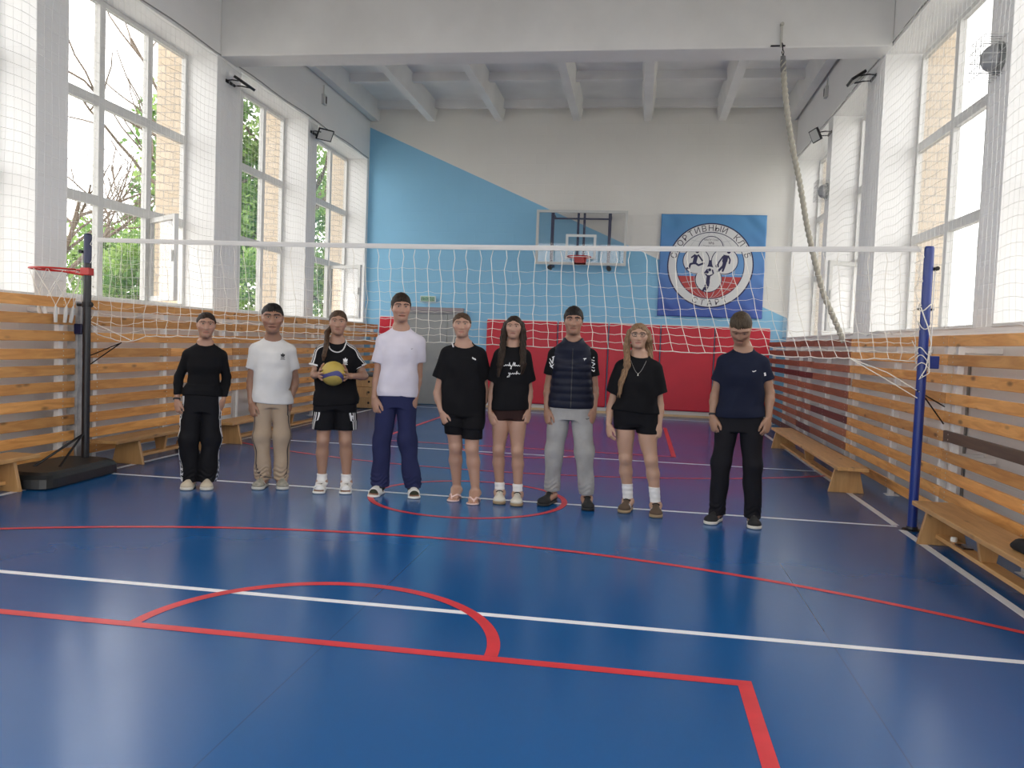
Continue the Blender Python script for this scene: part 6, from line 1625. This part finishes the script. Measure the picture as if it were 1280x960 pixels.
# 7 vest and grey joggers
def vest_quilt(s):
    pass
def puffer(s):
    x0, x1 = s.bounds(0.1); h = 0.005; hem = 0.832
    F = Field((x0, s.yt-0.26, hem-0.02), (x1, s.yt+0.24, s.zn+0.08), h)
    rows = [list(r) for r in s.torso_rows(0.030, 0.034)]
    for r in rows[:4]: r[3] = max(r[3], rows[4][3]*0.96); r[4] = max(r[4], rows[4][4]*0.95)
    for r in rows[4:8]: r[3] = min(r[3], s.sw-0.028)
    F.put(*loft(rows), k=0.01)
    F.put(*cone((s.cx_sh, s.yt+0.0, s.zsh), (s.cx_sh, s.yt-0.005, s.zn+0.03), 0.084, 0.076), k=0.03)
    sl, x, y, z = F.sub(F.lo, F.lo+F.n*h)
    F.F = smin(F.F, np.where(z < s.zsh+0.02, resample(s.lower, F)-0.010, 0.08), 0.012)
    F.F += ((0.004*np.abs(np.sin(PI*(z-hem)/0.062))*-1+0.003)*np.clip((s.zsh-z)/0.03,0,1)).astype(np.float32)+(fold(x,y,z,0.0015,3)).astype(np.float32)
    F.put(lambda x, y, z: (hem-z)+0*x+0*y, F.lo, F.lo+F.n*h, k=0.01, mode='and', m=0)
    F.put(lambda x, y, z: (z-(s.zn+0.022))+0*x+0*y, F.lo, F.lo+F.n*h, k=0.008, mode='and', m=0)
    F.put(*cone((s.cx_sh, s.yt-0.015, s.zn-0.01), (s.cx_sh, s.yt-0.05, s.zn+0.08), 0.060, 0.075), k=0.006, mode='cut')
    F.put(*cone((s.cx_sh, s.yt-0.09, s.zn-0.035), (s.cx_sh, s.yt-0.12, s.zn+0.03), 0.006, 0.030), k=0.004, mode='cut')
    o = sculpt(F, 'padded_vest', VEST, s.root, 1)
    bv = BVHTree.FromPolygons([v.co for v in o.data.vertices], [list(f.vertices) for f in o.data.polygons]); pts = []
    for zz in np.linspace(hem+0.01, s.zsh-0.005, 40):
        hit = bv.ray_cast(Vector((s.cx_sh, -1, zz)), Vector((0,1,0)))
        if hit[0] is not None: pts.append(tuple(hit[0]+Vector((0,-0.001,0))))
    if len(pts) > 3: MB().tube(pts, 0.004, 6).build('zip', mat('zip_dark',(0.02,0.02,0.022),0.35), o)
    decal(s, [[(s.cx_sh+0.085,s.zsh-0.085),(s.cx_sh+0.115,s.zsh-0.080),(s.cx_sh+0.112,s.zsh-0.088),(s.cx_sh+0.098,s.zsh-0.092)],[(s.cx_sh+0.096,s.zsh-0.090),(s.cx_sh+0.104,s.zsh-0.090),(s.cx_sh+0.098,s.zsh-0.105)]], 'padded_vest', PRW, 'chest_print', o)
def sleeve_print(s):
    P = []
    a = s.P['L']['sh'], s.P['R']['sh']
    x, z = a[0][0]-0.018, a[0][2]-0.055
    for L in ([(-0.020,0.02),(0.005,-0.02),(0.010,0.03),(0.020,-0.005)],[(-0.022,-0.01),(0.0,-0.045),(0.022,-0.02)],[(0.0,0.03),(0.022,0.04)],[(-0.015,-0.04),(0.012,-0.06)]): P += ribbon([(x+u, z+w) for u, w in L], 0.008)
    x, z = a[1][0]+0.016, a[1][2]-0.06
    for L in ([(-0.018,0.03),(0.015,0.02)],[(-0.012,0.01),(0.02,-0.005),(0.0,-0.02)],[(-0.015,-0.03),(0.018,-0.04)],[(-0.008,-0.055),(0.014,-0.07),(0.02,-0.055)],[(0.0,0.045),(0.012,0.05)]): P += ribbon([(x+u, z+w) for u, w in L], 0.008)
    return P
Person('P7', 'young man in navy padded vest over black t-shirt and grey joggers', dict(skin=(0.40,0.235,0.165), hair='short', hairm=HB, hairline=0.175, top=0.06, brow=(0.012,0.009,0.008), browt=0.024, smile=1, facew=0.95, arm=0.95,
    wear=[trousers(GREYJ, 0.95, 0.108, (0.096,0.080,0.060), 0.016, name='joggers', seed=13, amp=0.006, cuff=0.050, stack=0.003), shirt(BLACKC, 0.86, 'short', 0.010, 0.0, (0.06,0.06,0.02), srad=0.062, slen=0.62, seed=14, tuck=True), printed(sleeve_print, 't_shirt', PRW, 'sleeve_print'), puffer,
          printed(lambda s: ribbon([(s.cx_hip+0.130,0.755),(s.cx_hip+0.138,0.748),(s.cx_hip+0.158,0.758)],0.006), 'joggers', PRB, 'hip_mark'), socks(SOCKW, 0.165, 0.06, False), sneakers(SHK, SOLK, LACK, None, 0.0, 0.024)]))
# 8 glasses, fair hair
LENS = GLASS.copy(); LENS.name = 'spectacle_glass'
[n for n in LENS.node_tree.nodes if n.type == 'MATH' and n.operation == 'MULTIPLY_ADD'][0].inputs[2].default_value = 0.008
def glasses(s):
    g = empty('spectacles', tuple(s.hd((0,-0.405,0.025)))); g.parent = s.root; g.rotation_euler = Matrix(s.HR.tolist()).to_euler(); hh = s.hh
    b = MB()
    for q in (-1,1):
        pts = []
        for i in range(25):
            a = 2*PI*i/24; pts.append((q*0.145*hh+0.108*hh*math.copysign(abs(math.cos(a))**0.8, math.cos(a)), 0.02*hh*abs(math.cos(a)), 0.082*hh*math.copysign(abs(math.sin(a))**0.8, math.sin(a))))
        b.tube(pts, 0.0021, 6, cap=False); b.tube([(q*0.25*hh,0.015*hh,0.04*hh),(q*0.33*hh,0.10*hh,0.04*hh),(q*0.36*hh,0.44*hh,0.02*hh)], 0.0019, 6)
    b.tube([(-0.037*hh,0,0.02*hh),(0,-0.012*hh,0.035*hh),(0.037*hh,0,0.02*hh)], 0.0018, 6)
    b.build('spectacle_frame', mat('spectacle_dark_frame',(0.03,0.02,0.018),0.35), g)
    for q in (-1,1): MB().tube([(q*0.145*hh,0.008*hh,0),(q*0.145*hh,0.012*hh,0)], 0.086*hh, 20).build('spectacle_lens', LENS, g)
def necklace(s):
    o = [q for q in s.root.children if q.name.startswith('t_shirt')][0]; bv = BVHTree.FromPolygons([v.co for v in o.data.vertices], [list(f.vertices) for f in o.data.polygons]); pts = []
    for t in np.linspace(-1,1,25):
        x = s.cx_sh+0.062*t; z = s.zsh+0.01-0.105*(1-abs(t)**1.6); hit = bv.ray_cast(Vector((x,-1,z)), Vector((0,1,0)))
        y = hit[0].y-0.003 if hit[0] is not None else s.yt-0.08; pts.append((x,y,z))
    n = MB().tube(pts, 0.0014, 5, cap=False).build('necklace', mat('fine_silver',(0.5,0.48,0.44),0.3,0.8), s.root)
    m = pts[12]; MB().tube([(m[0],m[1]-0.002,m[2]),(m[0],m[1]-0.004,m[2]-0.018)],[0.003,0.005],8).build('pendant', MATS['fine_silver'], n)
Person('P8', 'woman with long fair hair and glasses in oversized black t-shirt and black shorts', dict(fem=True, skin=(0.55,0.36,0.265), hair='long', hairm=HBL, hairline=0.24, brow=(0.10,0.06,0.035), smile=1, hipx=-0.068, hipw=0.158, waistw=0.138, thick=1.0, arm=0.98, zcr=0.735,
    locks=[(-1,0.26,(0.085,0.125,0.140)),(1,0.02,(0.085,0.085,0.085,1))],
    wear=[trousers(BLACKS, 0.93, {'L':0.685,'R':0.66}, (0.096,0.094,0.09), 0.012, name='shorts', seed=15, amp=0.002, drop=0.0), shirt(BLACKC, 0.83, 'short', 0.018, 0.010, (0.088,0.076,0.030), srad=0.078, slen=0.66, seed=16, amp=0.006, hemw=0.165, dx=0.012),
          glasses, necklace, socks(SOCKW, 0.225, 0.06, False), sneakers(SHB, SOLG, LACK, (PRW, 2))]))
# 9 looking down
Person('P9', 'young man in navy t-shirt and black trousers looking down, nearest the blue post', dict(skin=(0.40,0.245,0.17), hair='crop', hairm=HSB, ch=0.150, hairline=0.17, brow=(0.10,0.062,0.042), browt=0.013, hpitch=0.80, facew=0.98, arm=1.0, hs=0.98, eyeo=0.4,
    wear=[trousers(BLACKJ, 0.95, 0.06, (0.090,0.074,0.066), 0.014, seed=17, amp=0.005, stack=0.004), shirt(NAVYS, 0.852, 'short', 0.014, 0.002, (0.074,0.070,0.028), srad=0.064, slen=0.56, seed=18),
          printed(lambda s: ribbon([(s.cx_sh+0.072,s.zsh-0.122),(s.cx_sh+0.079,s.zsh-0.128),(s.cx_sh+0.100,s.zsh-0.118)],0.006), 't_shirt', PRW, 'chest_print'), printed(lambda s: ribbon([(s.P['R']['sh'][0]+0.022,s.P['R']['sh'][2]-0.07),(s.P['R']['sh'][0]+0.028,s.P['R']['sh'][2]-0.095)],0.014), 't_shirt', PRW, 'sleeve_mark'),
          band_at(('L','wr'), 0.030, PRB, 'bracelet', 0.015), sneakers(SHK, SOLW, LACW, (PRW, 1))]))

# the volleyball: swirled yellow and blue panels
def volleyball():
    m = bpy.data.materials.new('volleyball_panels'); m.use_nodes = True; N = m.node_tree.nodes; L = m.node_tree.links; b = N['Principled BSDF']; b.inputs['Roughness'].default_value = 0.55
    a = N.new('ShaderNodeAttribute'); a.attribute_name = 'panel'; L.new(a.outputs['Color'], b.inputs['Base Color'])
    bm = bmesh.new(); bmesh.ops.create_icosphere(bm, subdivisions=7, radius=BALLR-0.001); me = bpy.data.meshes.new('volleyball')
    for v in bm.verts:
        p = v.co.normalized(); t = p.z+0.46*math.sin(2.0*math.atan2(p.y, p.x)+0.9)*0.9
        g = min(abs(t-0.16), abs(t+0.22), abs(t-0.72), abs(t+0.75)); v.co *= 1-0.012*math.exp(-(g/0.03)**2)
    bm.to_mesh(me); bm.free(); at = me.color_attributes.new('panel', 'FLOAT_COLOR', 'POINT')
    for i, v in enumerate(me.vertices):
        p = v.co.normalized(); t = p.z+0.46*math.sin(2.0*math.atan2(p.y, p.x)+0.9)*0.9
        at.data[i].color = (0.045,0.045,0.17,1) if -0.22 < t < 0.16 else ((0.40,0.29,0.055,1) if t > 0 else (0.36,0.27,0.06,1))
    me.polygons.foreach_set('use_smooth', [True]*len(me.polygons)); me.materials.append(m)
    o = bpy.data.objects.new('volleyball', me); COL.objects.link(o)
    rz = Matrix.Rotation(J['P3']['yaw'], 3, 'Z'); o.location = Vector((*J['P3']['loc'], 0)) + rz @ Vector(BALL); o.rotation_euler = (0.25, 0.3, J['P3']['yaw'])
    tag(o, 'yellow and dark blue volleyball held in both hands', 'ball')
volleyball()
SKY, EXPO = 3.0, 0.68
# ------------------------------------------------------------------ daylight and camera
w = bpy.data.worlds.new('overcast_sky'); SC.world = w; w.use_nodes = True
bg = w.node_tree.nodes['Background']; bg.inputs[0].default_value = (1.0, 0.985, 0.965, 1); bg.inputs[1].default_value = SKY
def portal(x, y0, y1, s):
    l = bpy.data.lights.new('window_daylight', 'AREA'); l.shape = 'RECTANGLE'; l.size = HEAD-SILL; l.size_y = y1-y0; l.cycles.is_portal = True
    o = bpy.data.objects.new('window_daylight', l); COL.objects.link(o); o.location = (x, (y0+y1)/2, (HEAD+SILL)/2)
    o.rotation_euler = (0, s*PI/2, 0)
for B, x, s in ((BAY_L, XL-0.88, -1), (BAY_R, XR+0.88, 1)):
    for y0, y1 in B: portal(x, y0, y1, s)
for x0, x1 in FB:
    l = bpy.data.lights.new('window_daylight', 'AREA'); l.shape = 'RECTANGLE'; l.size = x1-x0; l.size_y = 5.4; l.cycles.is_portal = True
    o = bpy.data.objects.new('window_daylight', l); COL.objects.link(o); o.location = ((x0+x1)/2, YF-0.31, 3.1); o.rotation_euler = (PI/2, 0, 0)
cam = bpy.data.cameras.new('camera'); co = bpy.data.objects.new('camera', cam); COL.objects.link(co)
yaw, pitch, roll = -0.1511, 0.0502, 0.0383
fwd = Vector((math.sin(yaw)*math.cos(pitch), math.cos(yaw)*math.cos(pitch), -math.sin(pitch)))
rt = Vector((math.cos(yaw), -math.sin(yaw), 0)); dn = fwd.cross(rt)
r2 = rt*math.cos(roll) - dn*math.sin(roll); d2 = rt*math.sin(roll) + dn*math.cos(roll)
M = Matrix((r2, -d2, -fwd)).transposed().to_4x4(); M.translation = Vector((0, -7.016, 1.365)); co.matrix_world = M
cam.sensor_fit = 'HORIZONTAL'; cam.sensor_width = 36; cam.lens = 36*1033.7/1280; cam.clip_end = 300
SC.camera = co
SC.view_settings.view_transform = 'Standard'; SC.view_settings.look = 'None'; SC.view_settings.gamma = 1
SC.view_settings.use_curve_mapping = False; SC.view_settings.exposure = EXPO
SC.cycles.use_denoising = True
SC.cycles.max_bounces = 12; SC.cycles.diffuse_bounces = 8; SC.cycles.transparent_max_bounces = 24
SC.cycles.caustics_reflective = False; SC.cycles.caustics_refractive = False
SC.cycles.sample_clamp_indirect = 8
